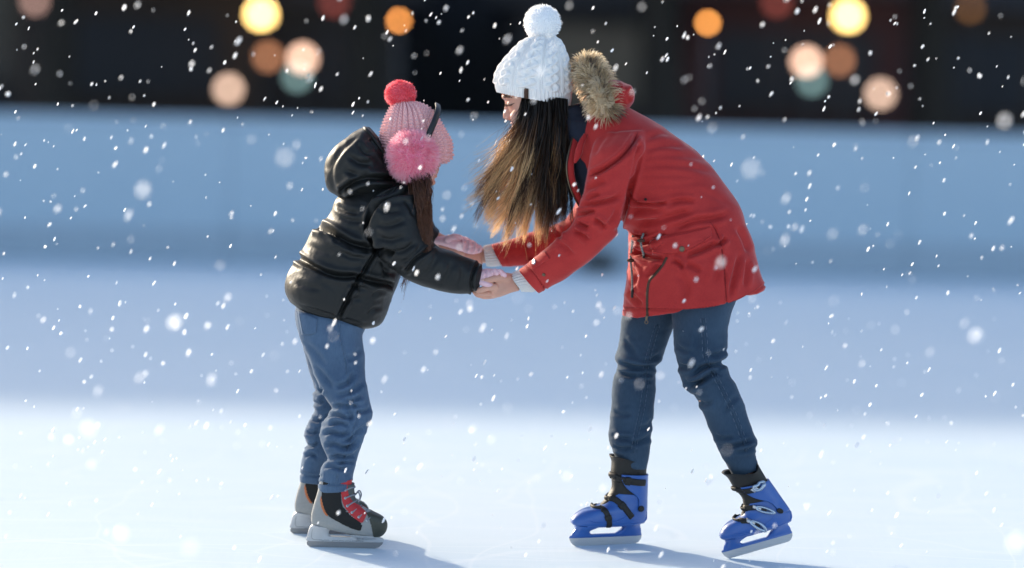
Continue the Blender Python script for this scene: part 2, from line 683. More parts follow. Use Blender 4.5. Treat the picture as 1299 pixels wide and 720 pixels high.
M['brass'] = mat('brass', (0.20, 0.15, 0.10), 0.38, 0.5, metal=0.9, var=(200.0, (0.10, 0.07, 0.05), 0.6))
M['steel'] = mat('steel', (0.55, 0.56, 0.58), 0.30, 0.5, metal=1.0, var=((30, 30, 400), (0.42, 0.42, 0.44), 0.6))
M['blue_shell'] = mat('blue_shell', (0.020, 0.094, 0.36), 0.33, 0.5, var=[(14.0, (0.028, 0.118, 0.41), 0.6), ((60, 60, 260), (0.05, 0.13, 0.38), 0.5)], bump=[('noise', 160.0, 0.06, 0.001)], coat=0.15)
M['blue_clear'] = mat('blue_clear', (0.42, 0.49, 0.58), 0.25, 0.6, metal=0.9)
M['black_rubber'] = mat('black_rubber', (0.014, 0.013, 0.012), 0.55, 0.35, var=(60.0, (0.024, 0.022, 0.02), 0.6), bump=[('noise', 200.0, 0.15, 0.001)])
M['black_mesh'] = mat('black_mesh', (0.012, 0.012, 0.012), 0.7, 0.3, bump=[('noise', 500.0, 0.5, 0.001)])
M['skate_grey'] = mat('skate_grey', (0.30, 0.30, 0.29), 0.5, 0.4, var=[(25.0, (0.36, 0.36, 0.35), 0.6), (140.0, (0.25, 0.25, 0.245), 0.5)], bump=[('noise', 150.0, 0.1, 0.001)])
M['holder_grey'] = mat('holder_grey', (0.52, 0.52, 0.53), 0.42, 0.4, var=[(30.0, (0.44, 0.44, 0.45), 0.6)])
M['blade_grey'] = mat('blade_grey', (0.26, 0.26, 0.27), 0.38, 0.5, metal=0.6, var=((30, 30, 400), (0.20, 0.20, 0.21), 0.6))
M['holder_line'] = mat('holder_line', (0.28, 0.28, 0.29), 0.5, 0.4)
M['toe_dark'] = mat('toe_dark', (0.035, 0.036, 0.024), 0.42, 0.45, var=(70.0, (0.06, 0.06, 0.045), 0.6), bump=[('noise', (60, 60, 200), 0.3, 0.002)])
M['skate_red'] = mat('skate_red', (0.50, 0.035, 0.04), 0.6, 0.35, var=(120.0, (0.42, 0.025, 0.03), 0.6))
M['skate_orange'] = mat('skate_orange', (0.55, 0.17, 0.06), 0.6, 0.35, var=(60.0, (0.42, 0.10, 0.04), 0.6))
M['lace'] = mat('lace', (0.30, 0.31, 0.34), 0.8, 0.2, var=(300.0, (0.16, 0.17, 0.2), 0.7))
M['lace_dark'] = mat('lace_dark', (0.10, 0.105, 0.10), 0.8, 0.2)
M['cord'] = mat('cord', (0.36, 0.36, 0.34), 0.85, 0.2, var=(260.0, (0.04, 0.05, 0.05), 1.0))


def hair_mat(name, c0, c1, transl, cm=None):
    """hair coloured by a tint fixed along the strand, with strand to strand variation"""
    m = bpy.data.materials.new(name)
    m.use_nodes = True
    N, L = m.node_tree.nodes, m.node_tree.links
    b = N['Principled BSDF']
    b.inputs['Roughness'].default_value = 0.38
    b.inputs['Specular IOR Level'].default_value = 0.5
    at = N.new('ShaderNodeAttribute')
    at.attribute_name = 'strand_tint'
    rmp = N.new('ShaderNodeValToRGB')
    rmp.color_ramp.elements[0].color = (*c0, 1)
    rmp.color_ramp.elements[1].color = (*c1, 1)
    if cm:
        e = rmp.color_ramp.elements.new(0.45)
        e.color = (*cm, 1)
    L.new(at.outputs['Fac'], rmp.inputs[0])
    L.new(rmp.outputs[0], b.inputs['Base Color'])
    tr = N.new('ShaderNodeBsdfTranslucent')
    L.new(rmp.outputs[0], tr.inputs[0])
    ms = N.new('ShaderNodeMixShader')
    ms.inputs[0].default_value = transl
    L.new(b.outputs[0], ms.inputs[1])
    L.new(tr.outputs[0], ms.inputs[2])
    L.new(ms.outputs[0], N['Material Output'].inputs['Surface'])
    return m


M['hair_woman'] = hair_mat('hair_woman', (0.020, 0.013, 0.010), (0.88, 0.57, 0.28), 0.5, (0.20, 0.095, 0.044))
M['hair_child'] = hair_mat('hair_child', (0.030, 0.014, 0.010), (0.20, 0.09, 0.05), 0.25)
M['white_fur'] = hair_mat('white_fur', (0.96, 0.96, 0.96), (0.99, 0.99, 0.99), 0.5)
M['pink_fur'] = hair_mat('pink_fur', (0.95, 0.40, 0.52), (1.0, 0.74, 0.80), 0.5)
M['coral_fur'] = hair_mat('coral_fur', (0.85, 0.09, 0.13), (1.0, 0.38, 0.42), 0.5)
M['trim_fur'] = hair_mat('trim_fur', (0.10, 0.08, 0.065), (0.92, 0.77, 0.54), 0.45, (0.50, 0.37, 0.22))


def strand_tint(me, vals):
    a = me.attributes.new('strand_tint', 'FLOAT', 'POINT')
    a.data.foreach_set('value', np.ascontiguousarray(vals, np.float32))


# ------------------------------------------------------------------ the setting
def ice_material():
    m = bpy.data.materials.new('ice')
    m.use_nodes = True
    N, L = m.node_tree.nodes, m.node_tree.links
    b = N['Principled BSDF']
    b.inputs['Specular IOR Level'].default_value = 0.25
    b.inputs['IOR'].default_value = 1.31
    tc = N.new('ShaderNodeTexCoord')

    def noi(scale, det=4, vec=None):
        n = N.new('ShaderNodeTexNoise')
        n.inputs['Scale'].default_value = 1.0
        n.inputs['Detail'].default_value = det
        mp = N.new('ShaderNodeMapping')
        mp.inputs['Scale'].default_value = scale
        L.new(tc.outputs['Object'], mp.inputs['Vector'])
        L.new(mp.outputs[0], n.inputs['Vector'])
        return n
    n1 = noi((0.5, 0.5, 0.5), 5)
    n2 = noi((60, 6, 1), 3)
    n3 = noi((2.2, 9.0, 1), 4)
    mx = N.new('ShaderNodeMix')
    mx.data_type = 'RGBA'
    mx.inputs[6].default_value = (0.675, 0.775, 0.835, 1)
    mx.inputs[7].default_value = (0.62, 0.73, 0.805, 1)
    r = N.new('ShaderNodeMapRange')
    r.inputs['From Min'].default_value = 0.3
    r.inputs['From Max'].default_value = 0.7
    L.new(n1.outputs[0], r.inputs[0])
    L.new(r.outputs[0], mx.inputs[0])
    mx2 = N.new('ShaderNodeMix')
    mx2.data_type = 'RGBA'
    r2 = N.new('ShaderNodeMapRange')
    r2.inputs['From Min'].default_value = 0.45
    r2.inputs['From Max'].default_value = 0.75
    r2.inputs['To Max'].default_value = 0.35
    L.new(n3.outputs[0], r2.inputs[0])
    L.new(r2.outputs[0], mx2.inputs[0])
    L.new(mx.outputs[2], mx2.inputs[6])
    mx2.inputs[7].default_value = (0.74, 0.81, 0.86, 1)
    prev = mx2.outputs[2]
    hsum = None
    for sc, rot, lo in (((.55, 1.6, 1), .5, .012), ((1.5, .5, 1), -.35, .010), ((.9, 2.6, 1), 1.2, .014)):
        mp = N.new('ShaderNodeMapping')
        mp.inputs['Scale'].default_value = sc
        mp.inputs['Rotation'].default_value = (0, 0, rot)
        vo = N.new('ShaderNodeTexVoronoi')
        vo.feature = 'DISTANCE_TO_EDGE'
        vo.inputs['Scale'].default_value = 1.0
        nd = noi((.8, .8, .8), 2)
        ad = N.new('ShaderNodeMixRGB')
        ad.blend_type = 'ADD'
        ad.inputs[0].default_value = .6
        L.new(tc.outputs['Object'], ad.inputs[1])
        L.new(nd.outputs['Color'], ad.inputs[2])
        L.new(ad.outputs[0], mp.inputs['Vector'])
        L.new(mp.outputs[0], vo.inputs['Vector'])
        rg = N.new('ShaderNodeMapRange')
        rg.inputs['From Min'].default_value = lo * .3
        rg.inputs['From Max'].default_value = lo
        rg.inputs['To Min'].default_value = .22
        rg.inputs['To Max'].default_value = 0.0
        L.new(vo.outputs['Distance'], rg.inputs[0])
        mk = N.new('ShaderNodeMix')
        mk.data_type = 'RGBA'
        L.new(rg.outputs[0], mk.inputs[0])
        L.new(prev, mk.inputs[6])
        mk.inputs[7].default_value = (.84, .88, .91, 1)
        prev = mk.outputs[2]
    L.new(prev, b.inputs['Base Color'])
    rr = N.new('ShaderNodeMapRange')
    rr.inputs['To Min'].default_value = 0.34
    rr.inputs['To Max'].default_value = 0.6
    L.new(n1.outputs[0], rr.inputs[0])
    L.new(rr.outputs[0], b.inputs['Roughness'])
    bp = N.new('ShaderNodeBump')
    bp.inputs['Strength'].default_value = 0.18
    bp.inputs['Distance'].default_value = 0.003
    L.new(n2.outputs[0], bp.inputs['Height'])
    bp2 = N.new('ShaderNodeBump')
    bp2.inputs['Strength'].default_value = 0.2
    bp2.inputs['Distance'].default_value = 0.02
    L.new(n3.outputs[0], bp2.inputs['Height'])
    L.new(bp.outputs[0], bp2.inputs['Normal'])
    L.new(bp2.outputs[0], b.inputs['Normal'])
    return m


M['ice'] = ice_material()
M['snow'] = mat('snow', (0.80, 0.82, 0.84), 0.9, 0.2, var=(0.6, (0.70, 0.74, 0.78), 0.6), bump=[('noise', 6.0, 0.4, 0.05)])
M['board'] = mat('board', (0.42, 0.53, 0.61), 0.5, 0.3, var=[(1.2, (0.47, 0.575, 0.65), 0.6), (30.0, (0.39, 0.50, 0.58), 0.35)])
M['board_rail'] = mat('board_rail', (0.46, 0.57, 0.66), 0.4, 0.4, var=(8.0, (0.42, 0.53, 0.62), 0.5))
M['kick'] = mat('kick', (0.35, 0.43, 0.50), 0.5, 0.4, var=(6.0, (0.40, 0.48, 0.54), 0.6))
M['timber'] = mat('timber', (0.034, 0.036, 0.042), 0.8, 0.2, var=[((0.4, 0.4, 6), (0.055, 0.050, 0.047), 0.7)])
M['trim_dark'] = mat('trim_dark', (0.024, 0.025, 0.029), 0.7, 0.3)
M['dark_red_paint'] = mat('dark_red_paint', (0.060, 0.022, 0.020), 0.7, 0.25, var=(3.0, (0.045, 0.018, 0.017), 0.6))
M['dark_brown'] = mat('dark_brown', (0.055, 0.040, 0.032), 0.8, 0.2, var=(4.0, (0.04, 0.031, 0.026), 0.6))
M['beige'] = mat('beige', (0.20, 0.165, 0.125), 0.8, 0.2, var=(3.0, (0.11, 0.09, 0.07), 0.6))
M['glass_dark'] = mat('glass_dark', (0.012, 0.016, 0.02), 0.12, 0.5)
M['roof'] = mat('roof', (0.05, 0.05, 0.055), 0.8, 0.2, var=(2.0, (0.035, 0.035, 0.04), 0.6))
M['bark'] = mat('bark', (0.030, 0.026, 0.022), 0.95, 0.1, var=((14, 14, 3), (0.05, 0.042, 0.034), 0.7), bump=[('noise', (30, 30, 6), 0.8, 0.03)])
M['needles'] = mat('needles', (0.022, 0.036, 0.022), 0.8, 0.2, var=(3.0, (0.035, 0.052, 0.03), 0.7), transl=0.12)
M['pole'] = mat('pole', (0.02, 0.021, 0.024), 0.5, 0.4)
M['bag'] = mat('bag', (0.035, 0.032, 0.028), 0.8, 0.2)


def sheet(name, x0, x1, y0, y1, z, material, nx=2, ny=2):
    xs, ys = np.linspace(x0, x1, nx), np.linspace(y0, y1, ny)
    V = np.array([(x, y, z) for y in ys for x in xs])
    F = [(j * nx + i, j * nx + i + 1, (j + 1) * nx + i + 1, (j + 1) * nx + i) for j in range(ny - 1) for i in range(nx - 1)]
    return obj(name, np_mesh(name, V, F, False), material, kind='structure')


sheet('ground', -900, 900, -900, 900, -0.03, M['snow'], 9, 9)
sheet('ice', -32, 32, -24, 10.35, 0.0, M['ice'], 3, 3)

# rink barrier: boards between posts, rails along the top, kick strip at the foot
BY = 10.0
bar = empty('rink_barrier', (0, BY, 0), label='long pale blue rink barrier of smooth boards behind the two skaters', category='barrier')
BH = 1.04
BW = 2.44
for i in range(-6, 7):
    x0, x1 = i * BW + 0.002 + .4, (i + 1) * BW - 0.002 + .4
    a = Acc()
    box(a, (x0, BY, 0.225), (x1, BY + 0.045, BH - 0.052), bev=0.006)
    obj('board', am(a, 'board', False), M['board'], bar)
    a = Acc()
    box(a, (x0, BY - 0.014, 0.004), (x1, BY + 0.04, 0.218), bev=0.005)
    obj('kick_strip', am(a, 'kick_strip', False), M['kick'], bar)
    a = Acc()
    box(a, (x0 + .002, BY - 0.022, BH - 0.05), (x1 - .002, BY + 0.09, BH), bev=0.012)
    obj('top_rail', am(a, 'top_rail', False), M['board_rail'], bar)
    a = Acc()
    box(a, (x1 - 0.03, BY + 0.048, 0.0), (x1 + 0.05, BY + 0.13, BH - 0.055), bev=0.006)
    obj('post', am(a, 'post', False), M['kick'], bar)

# low dark kit bag at the foot of the barrier
bp_ = PG(757, 341)
bp_ = np.array([bp_[0], BY - 0.17, 0.0])
bag = empty('kit_bag', tuple(bp_), label='small dark bag on the ice at the foot of the blue barrier', category='bag')
a = Acc()
ell(a, bp_ + np.array([0, 0, .062]), (.14, .075, .06), 20, 12)
box(a, bp_ + np.array([-.13, -.065, .004]), bp_ + np.array([.13, .065, .085]), bev=.02)
V, F = merged(a, .008, 4)
obj('bag_body', np_mesh('bag_body', V, F), M['bag'], bag)
a = Acc()
tube(a, bp_ + np.array([[-.07, -.05, .105], [-.045, -.052, .16], [.045, -.052, .16], [.07, -.05, .105]]), .008, 8, 5)
obj('handle', am(a, 'handle'), M['trim_dark'], bag)

# the tall dark hall behind the rink that keeps the far ice in shade
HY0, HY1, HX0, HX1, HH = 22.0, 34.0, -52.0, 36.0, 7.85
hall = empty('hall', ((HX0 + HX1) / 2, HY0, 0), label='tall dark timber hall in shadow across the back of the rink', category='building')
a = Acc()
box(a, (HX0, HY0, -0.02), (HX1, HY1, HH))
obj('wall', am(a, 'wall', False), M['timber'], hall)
a = Acc()
box(a, (HX0 - .6, HY0 - .5, HH + .003), (HX1 + .6, HY1 + .6, HH + .35), bev=.05)
rf = obj('roof', am(a, 'roof', False), M['roof'], hall)
a = Acc()
box(a, (HX0 - .62, HY0 - .56, HH - .12), (HX1 + .62, HY0 - .503, HH + .30))
obj('gutter', am(a, 'gutter', False), M['trim_dark'], rf)
bays = []
k = 0
wm = None
for i in range(-12, 9):
    xc = i * 4.0 + 1.2
    # pilaster
    a = Acc()
    box(a, (xc - 2.0 - .14, HY0 - .12, 0.0), (xc - 2.0 + .14, HY0 - .002, HH - .1), bev=.02)
    obj('pilaster', am(a, 'pilaster', False), M['trim_dark'], hall)
    for st in range(2):
        z0 = 1.0 + st * 3.4
        a = Acc()
        for lo, hi in (((xc - 1.1, HY0 - .07, z0), (xc - 1.0, HY0 - .003, z0 + 2.0)), ((xc + 1.0, HY0 - .07, z0), (xc + 1.1, HY0 - .003, z0 + 2.0)), ((xc - .998, HY0 - .07, z0 + 1.9), (xc + .998, HY0 - .003, z0 + 2.0)), ((xc - .998, HY0 - .07, z0), (xc + .998, HY0 - .003, z0 + .1)), ((xc - .03, HY0 - .06, z0 + .102), (xc + .03, HY0 - .003, z0 + 1.898))):
            box(a, lo, hi)
        w = obj('window', am(a, 'window', False), M['dark_brown'], hall)
        for sx in (-1, 1):
            b = Acc()
            x0, x1 = sorted((xc + sx * .035, xc + sx * .995))
            box(b, (x0, HY0 - .03, z0 + .105), (x1, HY0 - .004, z0 + 1.895))
            obj('pane', am(b, 'pane', False), M['glass_dark'], w)


def lodge(x, y, w, dep, h, wallmat, label, cat='hut'):
    """small market hut: walls, pitched roof, counter opening with a shutter"""
    e = empty('market_hut', (x, y, 0), label=label, category=cat)
    a = Acc()
    box(a, (x - w / 2, y, -.02), (x + w / 2, y + dep, h))
    obj('wall', am(a, 'wall', False), wallmat, e)
    a = Acc()
    V = []
    for yy in (y - .35, y + dep + .3):
        V += [(x - w / 2 - .3, yy, h + .003), (x + w / 2 + .3, yy, h + .003), (x, yy, h + .95), (x - w / 2 - .3, yy, h + .1), (x + w / 2 + .3, yy, h + .1), (x, yy, h + 1.06)]
    a.add(V, [(0, 1, 4, 5, 3), (9, 11, 10, 7, 6), (0, 6, 7, 1), (3, 5, 11, 9), (5, 4, 10, 11), (0, 3, 9, 6), (1, 7, 10, 4)])
    obj('roof', am(a, 'roof', False), M['roof'], e)
    a = Acc()
    box(a, (x - w * .38, y - .3, .95), (x + w * .38, y - .003, 1.0), bev=.01)
    obj('counter', am(a, 'counter', False), M['dark_brown'], e)
    a = Acc()
    box(a, (x - w * .36, y - .03, 1.04), (x + w * .36, y - .004, 1.9))
    obj('shutter', am(a, 'shutter', False), M['trim_dark'], e)
    return e


def at(px, py, y):
    return P(px, py, y)


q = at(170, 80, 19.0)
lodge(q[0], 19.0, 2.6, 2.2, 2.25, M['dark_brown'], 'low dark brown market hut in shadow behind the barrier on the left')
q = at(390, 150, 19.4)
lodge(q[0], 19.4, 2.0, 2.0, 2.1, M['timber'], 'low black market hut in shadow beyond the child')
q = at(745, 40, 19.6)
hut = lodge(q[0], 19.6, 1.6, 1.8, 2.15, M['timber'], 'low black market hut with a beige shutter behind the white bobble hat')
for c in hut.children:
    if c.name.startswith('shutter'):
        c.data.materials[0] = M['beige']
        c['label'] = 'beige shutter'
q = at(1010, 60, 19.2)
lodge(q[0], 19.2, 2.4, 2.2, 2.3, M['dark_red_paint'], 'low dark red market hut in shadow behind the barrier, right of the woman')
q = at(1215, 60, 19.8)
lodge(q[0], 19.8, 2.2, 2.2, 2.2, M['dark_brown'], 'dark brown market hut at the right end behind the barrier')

# trees between huts and hall


def conifer(x, y, h, r, seed, label):
    rr = random.Random(seed)
    e = empty('conifer_tree', (x, y, 0), label=label, category='tree', group='trees behind the rink')
    a = Acc()
    pts, rad = [], []
    for i in range(9):
        t = i / 8
        pts.append((x + .10 * math.sin(t * 5 + seed), y + .08 * math.cos(t * 4 + seed), t * h - .03))
        rad.append(.22 * (1 - t) ** .8 + .02)
    tube(a, pts, rad, 12, 3)
    for k in range(26):
        t = rr.uniform(.60, .95)
        an = rr.uniform(0, 6.28)
        ln = r * (1 - t) * 2.0 + .25
        b0 = np.array([x, y, t * h])
        b1 = b0 + np.array([math.cos(an) * ln, math.sin(an) * ln, -.12 * ln])
        tube(a, [b0, (b0 + b1) / 2 + np.array([0, 0, .06]), b1], [.045, .03, .008], 6, 2)
    obj('trunk', am(a, 'trunk'), M['bark'], e)
    n = 5200
    g = np.random.default_rng(seed)
    t = 1 - np.sqrt(g.uniform(0.001, 1, n)) * .42
    an = g.uniform(0, 6.283, n)
    tier = .75 + .25 * np.sin(t * 46)
    rad_ = r * (1 - t) * 2.1 * tier * np.sqrt(g.uniform(.12, 1, n)) + .08
    C = np.column_stack([x + rad_ * np.cos(an), y + rad_ * np.sin(an), t * h - .18 * rad_])
    out = np.column_stack([np.cos(an), np.sin(an), -.35 + .3 * g.normal(size=n)])
    side = np.column_stack([-np.sin(an), np.cos(an), .2 * g.normal(size=n)])
    s = g.uniform(.10, .26, n)[:, None]
    V = np.stack([C - out * s, C + side * s * .35, C + out * s, C - side * s * .35], 1).reshape(-1, 3)
    obj('crown', np_mesh('crown', V, np.arange(4 * n).reshape(-1, 4), False), M['needles'], e)
    return e


TREES = [(60, 15.5, 5.4, 1.7, 'dark conifer behind the barrier at the far left'), (455, 16.2, 5.5, 1.8, 'dark conifer behind the child in the black jacket'),
         (838, 15.0, 5.2, 1.7, 'dark conifer whose trunk stands behind the woman in red'), (1190, 15.8, 5.3, 1.7, 'dark conifer behind the barrier at the far right')]
for i, (px, y, h, r, lab) in enumerate(TREES):
    q = at(px, 60, y)
    conifer(q[0], y, h, r, 31 + i, lab)


# globe lamps: the lit discs of the background
def globe_lamp(px, py, y, r, col, strength, label, pole=True):
    c = at(px, py, y)
    e = empty('globe_lamp', (c[0], c[1] + .02, 0), label=label, category='lamp', group='lamps behind the rink')
    a = Acc()
    ell(a, c, (r, r, r), 20, 12)
    m = mat('lamp_glow', tuple(min(1, k) for k in col), 0.4, 0.3, emit=(col, strength))
    obj('globe', am(a, 'globe'), m, e)
    a = Acc()
    tube(a, [c + np.array([0, 0, -r * .85]), c + np.array([0, 0, -r - .05])], r * .6, 12, 1)
    obj('collar', am(a, 'collar'), M['pole'], e)
    a = Acc()
    tube(a, [(c[0], c[1], 0.0), (c[0], c[1], c[2] * .5), (c[0], c[1], c[2] - r - .05)], [.03, .024, .018], 10, 2)
    obj('pole', am(a, 'pole'), M['pole'], e)


Y_L = (1.0, 0.62, 0.20)
PK = (1.0, 0.60, 0.42)
LAMPS = [
    (331, 18, 18.2, .085, Y_L, 7.0, 'big bright yellow lamp, highest of the left cluster'),
    (384, 74, 18.0, .075, PK, 2.7, 'pale pink lamp below and right of the left yellow lamp'),
    (340, 72, 18.4, .07, (1.0, .42, .20), .8, 'dim brown-orange lamp just left of the pale pink lamp at left'),
    (377, 98, 17.8, .07, (.50, .80, .74), .55, 'dim grey-green lamp under the pale pink lamp at left'),
    (290, 113, 18.0, .072, (1.0, .66, .48), 1.8, 'peach lamp just above the barrier left of the child'),
    (45, 1, 18.2, .07, (1.0, .58, .46), .7, 'dusky pink lamp cut by the top edge at the far left'),
    (506, 26, 10.7, .026, (1.0, .36, .08), 5.5, 'small orange lamp above the pink bobble hat'),
    (424, 3, 18.2, .07, (1.0, .20, .14), .25, 'dim red lamp at the top edge above the child'),
    (898, 29, 10.7, .026, (1.0, .38, .08), 6, 'small orange lamp above the red coat'),
    (1076, 20, 18.2, .085, Y_L, 7.0, 'big bright yellow lamp, highest of the right cluster'),
    (1023, 78, 18.0, .075, PK, 2.7, 'pale pink lamp below and left of the right yellow lamp'),
    (1066, 77, 18.4, .07, (1.0, .42, .20), .8, 'dim brown-orange lamp just right of the pale pink lamp at right'),
    (1030, 103, 17.8, .07, (.50, .80, .74), .55, 'dim grey-green lamp under the pale pink lamp at right'),
    (1117, 119, 18.0, .072, (1.0, .66, .48), 1.8, 'peach lamp just above the barrier at right'),
    (985, 3, 18.2, .07, (1.0, .20, .14), .25, 'dim red lamp at the top edge right of the woman'),
    (1231, 11, 18.2, .05, (1.0, .42, .12), .35, 'faint brown lamp near the top right corner'),
]
for px, py, y, r, c, s, lab in LAMPS:
    globe_lamp(px, py, y, r, c, s, lab)

# ------------------------------------------------------------------ fur and hair builders


def fur_ball(c, r, n, ln, rad, material, core, name, parent, squash=(1, 1, 1), droop=0.15, spread=0.35, sub=True):
    c = np.asarray(c)
    sq = np.array(squash)
    d = rng.normal(size=(n, 3))
    d /= np.linalg.norm(d, axis=1)[:, None]
    root = c + d * sq * r * 0.84
    tf = np.array([[noise.noise(Vector(q * 45 + k)) for k in (3, 31, 77)] for q in root])
    dirs = d + rng.normal(size=(n, 3)) * spread + tf * .7
    dirs /= np.linalg.norm(dirs, axis=1)[:, None]
    l = ln * rng.uniform(.7, 1.12, n)[:, None]
    p1 = root + dirs * l * .5
    p2 = root + dirs * l + np.array([0, 0, -1]) * l * droop * rng.uniform(0, 1, n)[:, None]
    P3 = np.stack([root, p1, p2], 1)
    rd = np.stack([np.full(n, rad), np.full(n, rad * .8), np.full(n, rad * .2)], 1)
    V, F = prism_strands(P3, rd)
    a = Acc()
    ell(a, c, tuple(sq * r * 0.92), 64, 40)
    cv = a.V()
    cv = c + (cv - c) * (1 + .035 * nz(cv, 60, 2.0, 2))[:, None]
    o = obj(name, np_mesh(name, cv, a.f), core, parent)
    me = np_mesh('fur', V, F)
    cl = np.array([noise.noise(Vector(q * 55)) for q in root]) * .5
    tone = np.clip(.5 + cl + rng.normal(size=n) * .2, 0, 1)
    strand_tint(me, np.repeat(np.clip(tone[:, None] * np.array([.35, .9, 1.25])[None], 0, 1), 2, axis=1).ravel())
    obj('fur', me, material, o, kind='stuff')
    return o


def hair_strands(roots, ctrl, m, r0, r1):
    """ctrl: (k, c, 3) control points -> (k, m, 3)"""
    k, c, _ = ctrl.shape
    out = np.zeros((k, m, 3))
    t = np.linspace(0, c - 1, m)
    for i, tt in enumerate(t):
        j = min(int(tt), c - 2)
        f = tt - j
        p1, p2 = ctrl[:, j], ctrl[:, j + 1]
        p0 = ctrl[:, j - 1] if j > 0 else 2 * p1 - p2
        p3 = ctrl[:, j + 2] if j + 2 < c else 2 * p2 - p1
        out[:, i] = 0.5 * (2 * p1 + (p2 - p0) * f + (2 * p0 - 5 * p1 + 4 * p2 - p3) * f * f + (3 * p1 - p0 - 3 * p2 + p3) * f ** 3)
    rd = np.outer(np.ones(k), np.linspace(1, 0, m)) * (r0 - r1) + r1
    return out, rd


def PV(A, d):
    """vector form of P: A (k,2) px, d (k,)"""
    A = np.asarray(A, float)
    v = np.column_stack([(A[:, 0] - 649.5) / FPX, -(A[:, 1] - 360) / FPX, -np.ones(len(A))]) @ CR.T
    t = (np.asarray(d) - CL[1]) / v[:, 1]
    return CL + v * t[:, None]


def knit_shell(st, d0, n, rows_n, hfun, p=2.0, thick=0.004, close_top=True):
    """dense shell over stations with a height field hfun(u 0..1 round, v 0..1 up)"""
    S = stations3(st, d0)
    rows = catmull(S, max(2, rows_n // (len(S) - 1)))
    m = len(rows)
    G = ring_grid(rows, n, p)
    V = G.reshape(-1, 3)
    F = np.array(grid_faces(m, n))
    N = normals(V, F)
    ctr = V.mean(0)
    if np.mean(np.sum(N * (V - ctr), 1)) < 0:
        F = F[:, ::-1].copy()
        N = -N
    u = np.tile(np.arange(n) / n, m)
    v = np.repeat(np.arange(m) / (m - 1), n)
    V = V + N * hfun(u, v, V)[:, None]
    inner = (G.reshape(-1, 3) - N * thick)
    k = 3
    # roll the lower edge inward so that the brim has thickness
    low = inner[:n]
    F = [tuple(f) for f in F]
    base = len(V)
    V = np.concatenate([V, low, inner[n * 4:n * 5]])
    flip = F[0][0] > F[0][1] if False else False
    for j in range(n):
        a, b = j, (j + 1) % n
        F.append((b, a, base + a, base + b))
        F.append((base + b, base + a, base + n + a, base + n + b))
    if close_top:
        F.append(tuple((m - 1) * n + j for j in range(n)))
    return V, F


def hand_parts(acc, palm, fingers, d0=0.0):
    """palm: loft stations; fingers: list of chains [(px,py,d,r)...]"""
    loft(acc, palm, d0, n=20, sub=4, p=2.4)
    for ch in fingers:
        tube(acc, [P(x, y, d + d0) for x, y, d, r in ch], [c[3] for c in ch], n=12, sub=4)
    return acc


# ================================================================== the woman in the red coat
WD = -0.05
wz = PG(850, 696)
woman = empty('person', (float(P(850, 690, WD)[0]), WD, 0.0), label='person in a red hooded coat and white bobble hat bending forward on blue skates', category='person')

# --- body: one continuous skin from head to hands and feet
a = Acc()
# skull and face (front point, back point)
loft(a, [(660, 66, 712, 62, WD, .045), (646, 82, 714, 78, WD, .072), (638, 104, 716, 98, WD, .078), (636.5, 117, 717, 112, WD, .076), (637.5, 123, 718, 122, WD, .074), (642.5, 131, 718, 132, WD, .071), (645.5, 141, 717, 143, WD, .069), (649, 149, 728, 153, WD, .067), (651.5, 157, 722, 161, WD, .060), (654.5, 166, 712, 168, WD, .048), (662, 174, 698, 174, WD, .030)], n=40, sub=4, p=2.0)
# nose, brow ridge, lips, chin
loft(a, [(640.2, 126, 662, 128, WD, .009), (640.2, 133, 662, 135, WD, .0085), (638.9, 141, 662, 143, WD, .011), (637.8, 146.5, 662, 148, WD, .0145), (639.2, 150.5, 662, 151.5, WD, .0165), (645.5, 152.6, 664, 154, WD, .013)], n=18, sub=4, p=2.0)
ell(a, P(644.5, 150, WD - .0125), (.0075, .006, .006))
ell(a, P(644.5, 150, WD + .0125), (.0075, .006, .006))
ell(a, P(640.5, 122.5, WD), (.010, .050, .008))
ell(a, P(652.3, 155.8, WD), (.010, .020, .0055))
ell(a, P(653.3, 160.6, WD), (.010, .018, .0055))
ell(a, P(658, 169, WD), (.013, .020, .011))
for s in (-1, 1):
    ell(a, P(657, 148, WD + s * .043), (.024, .020, .020))       # cheek
    ell(a, P(648.5, 131.5, WD + s * .031), (.0125, .0135, .0105))   # lowered eyelid
    ell(a, P(690, 128, WD + s * .066), (.016, .008, .028), tilt=-.2)  # ear
# neck, trunk, hips
loft(a, [(672, 148, 725, 140, WD, .052), (700, 165, 742, 135, WD, .055), (735, 175, 775, 145, WD, .07), (750, 205, 845, 178, WD, .15), (785, 250, 890, 215, WD, .14), (815, 300, 930, 285, WD, .14), (812, 360, 940, 345, WD, .16)], n=24, sub=4)
for s, ex in ((-1, 0), (1, 1)):
    if s < 0:
        arm = [(790, 175, -.12, .05), (775, 225, -.20, .045), (762, 285, -.21, .04), (715, 328, -.18, .034), (668, 352, -.105, .027), (652, 357.5, -.09, .0225)]
    else:
        arm = [(790, 175, .17, .05), (772, 225, .25, .045), (752, 275, .25, .04), (705, 305, .21, .034), (640, 322, .17, .027), (606, 324, .155, .0225)]
    tube(a, [P(x, y, d) for x, y, d, r in arm], [q[3] for q in arm], 14, 4)
for pts in ([(885, 360, WD - .09, .075), (890, 430, -.12, .055), (892, 476, -.145, .044), (918, 535, -.17, .038), (939, 590, -.195, .028), (954, 622, -.20, .024), (962, 650, -.202, .022)],
            [(835, 360, WD + .07, .075), (820, 430, .02, .062), (806, 476, .02, .044), (801, 540, .0, .036), (799, 600, -.02, .028), (796, 650, -.03, .025)]):
    tube(a, [P(x, y, d) for x, y, d, r in pts], [q[3] for q in pts], 14, 4)
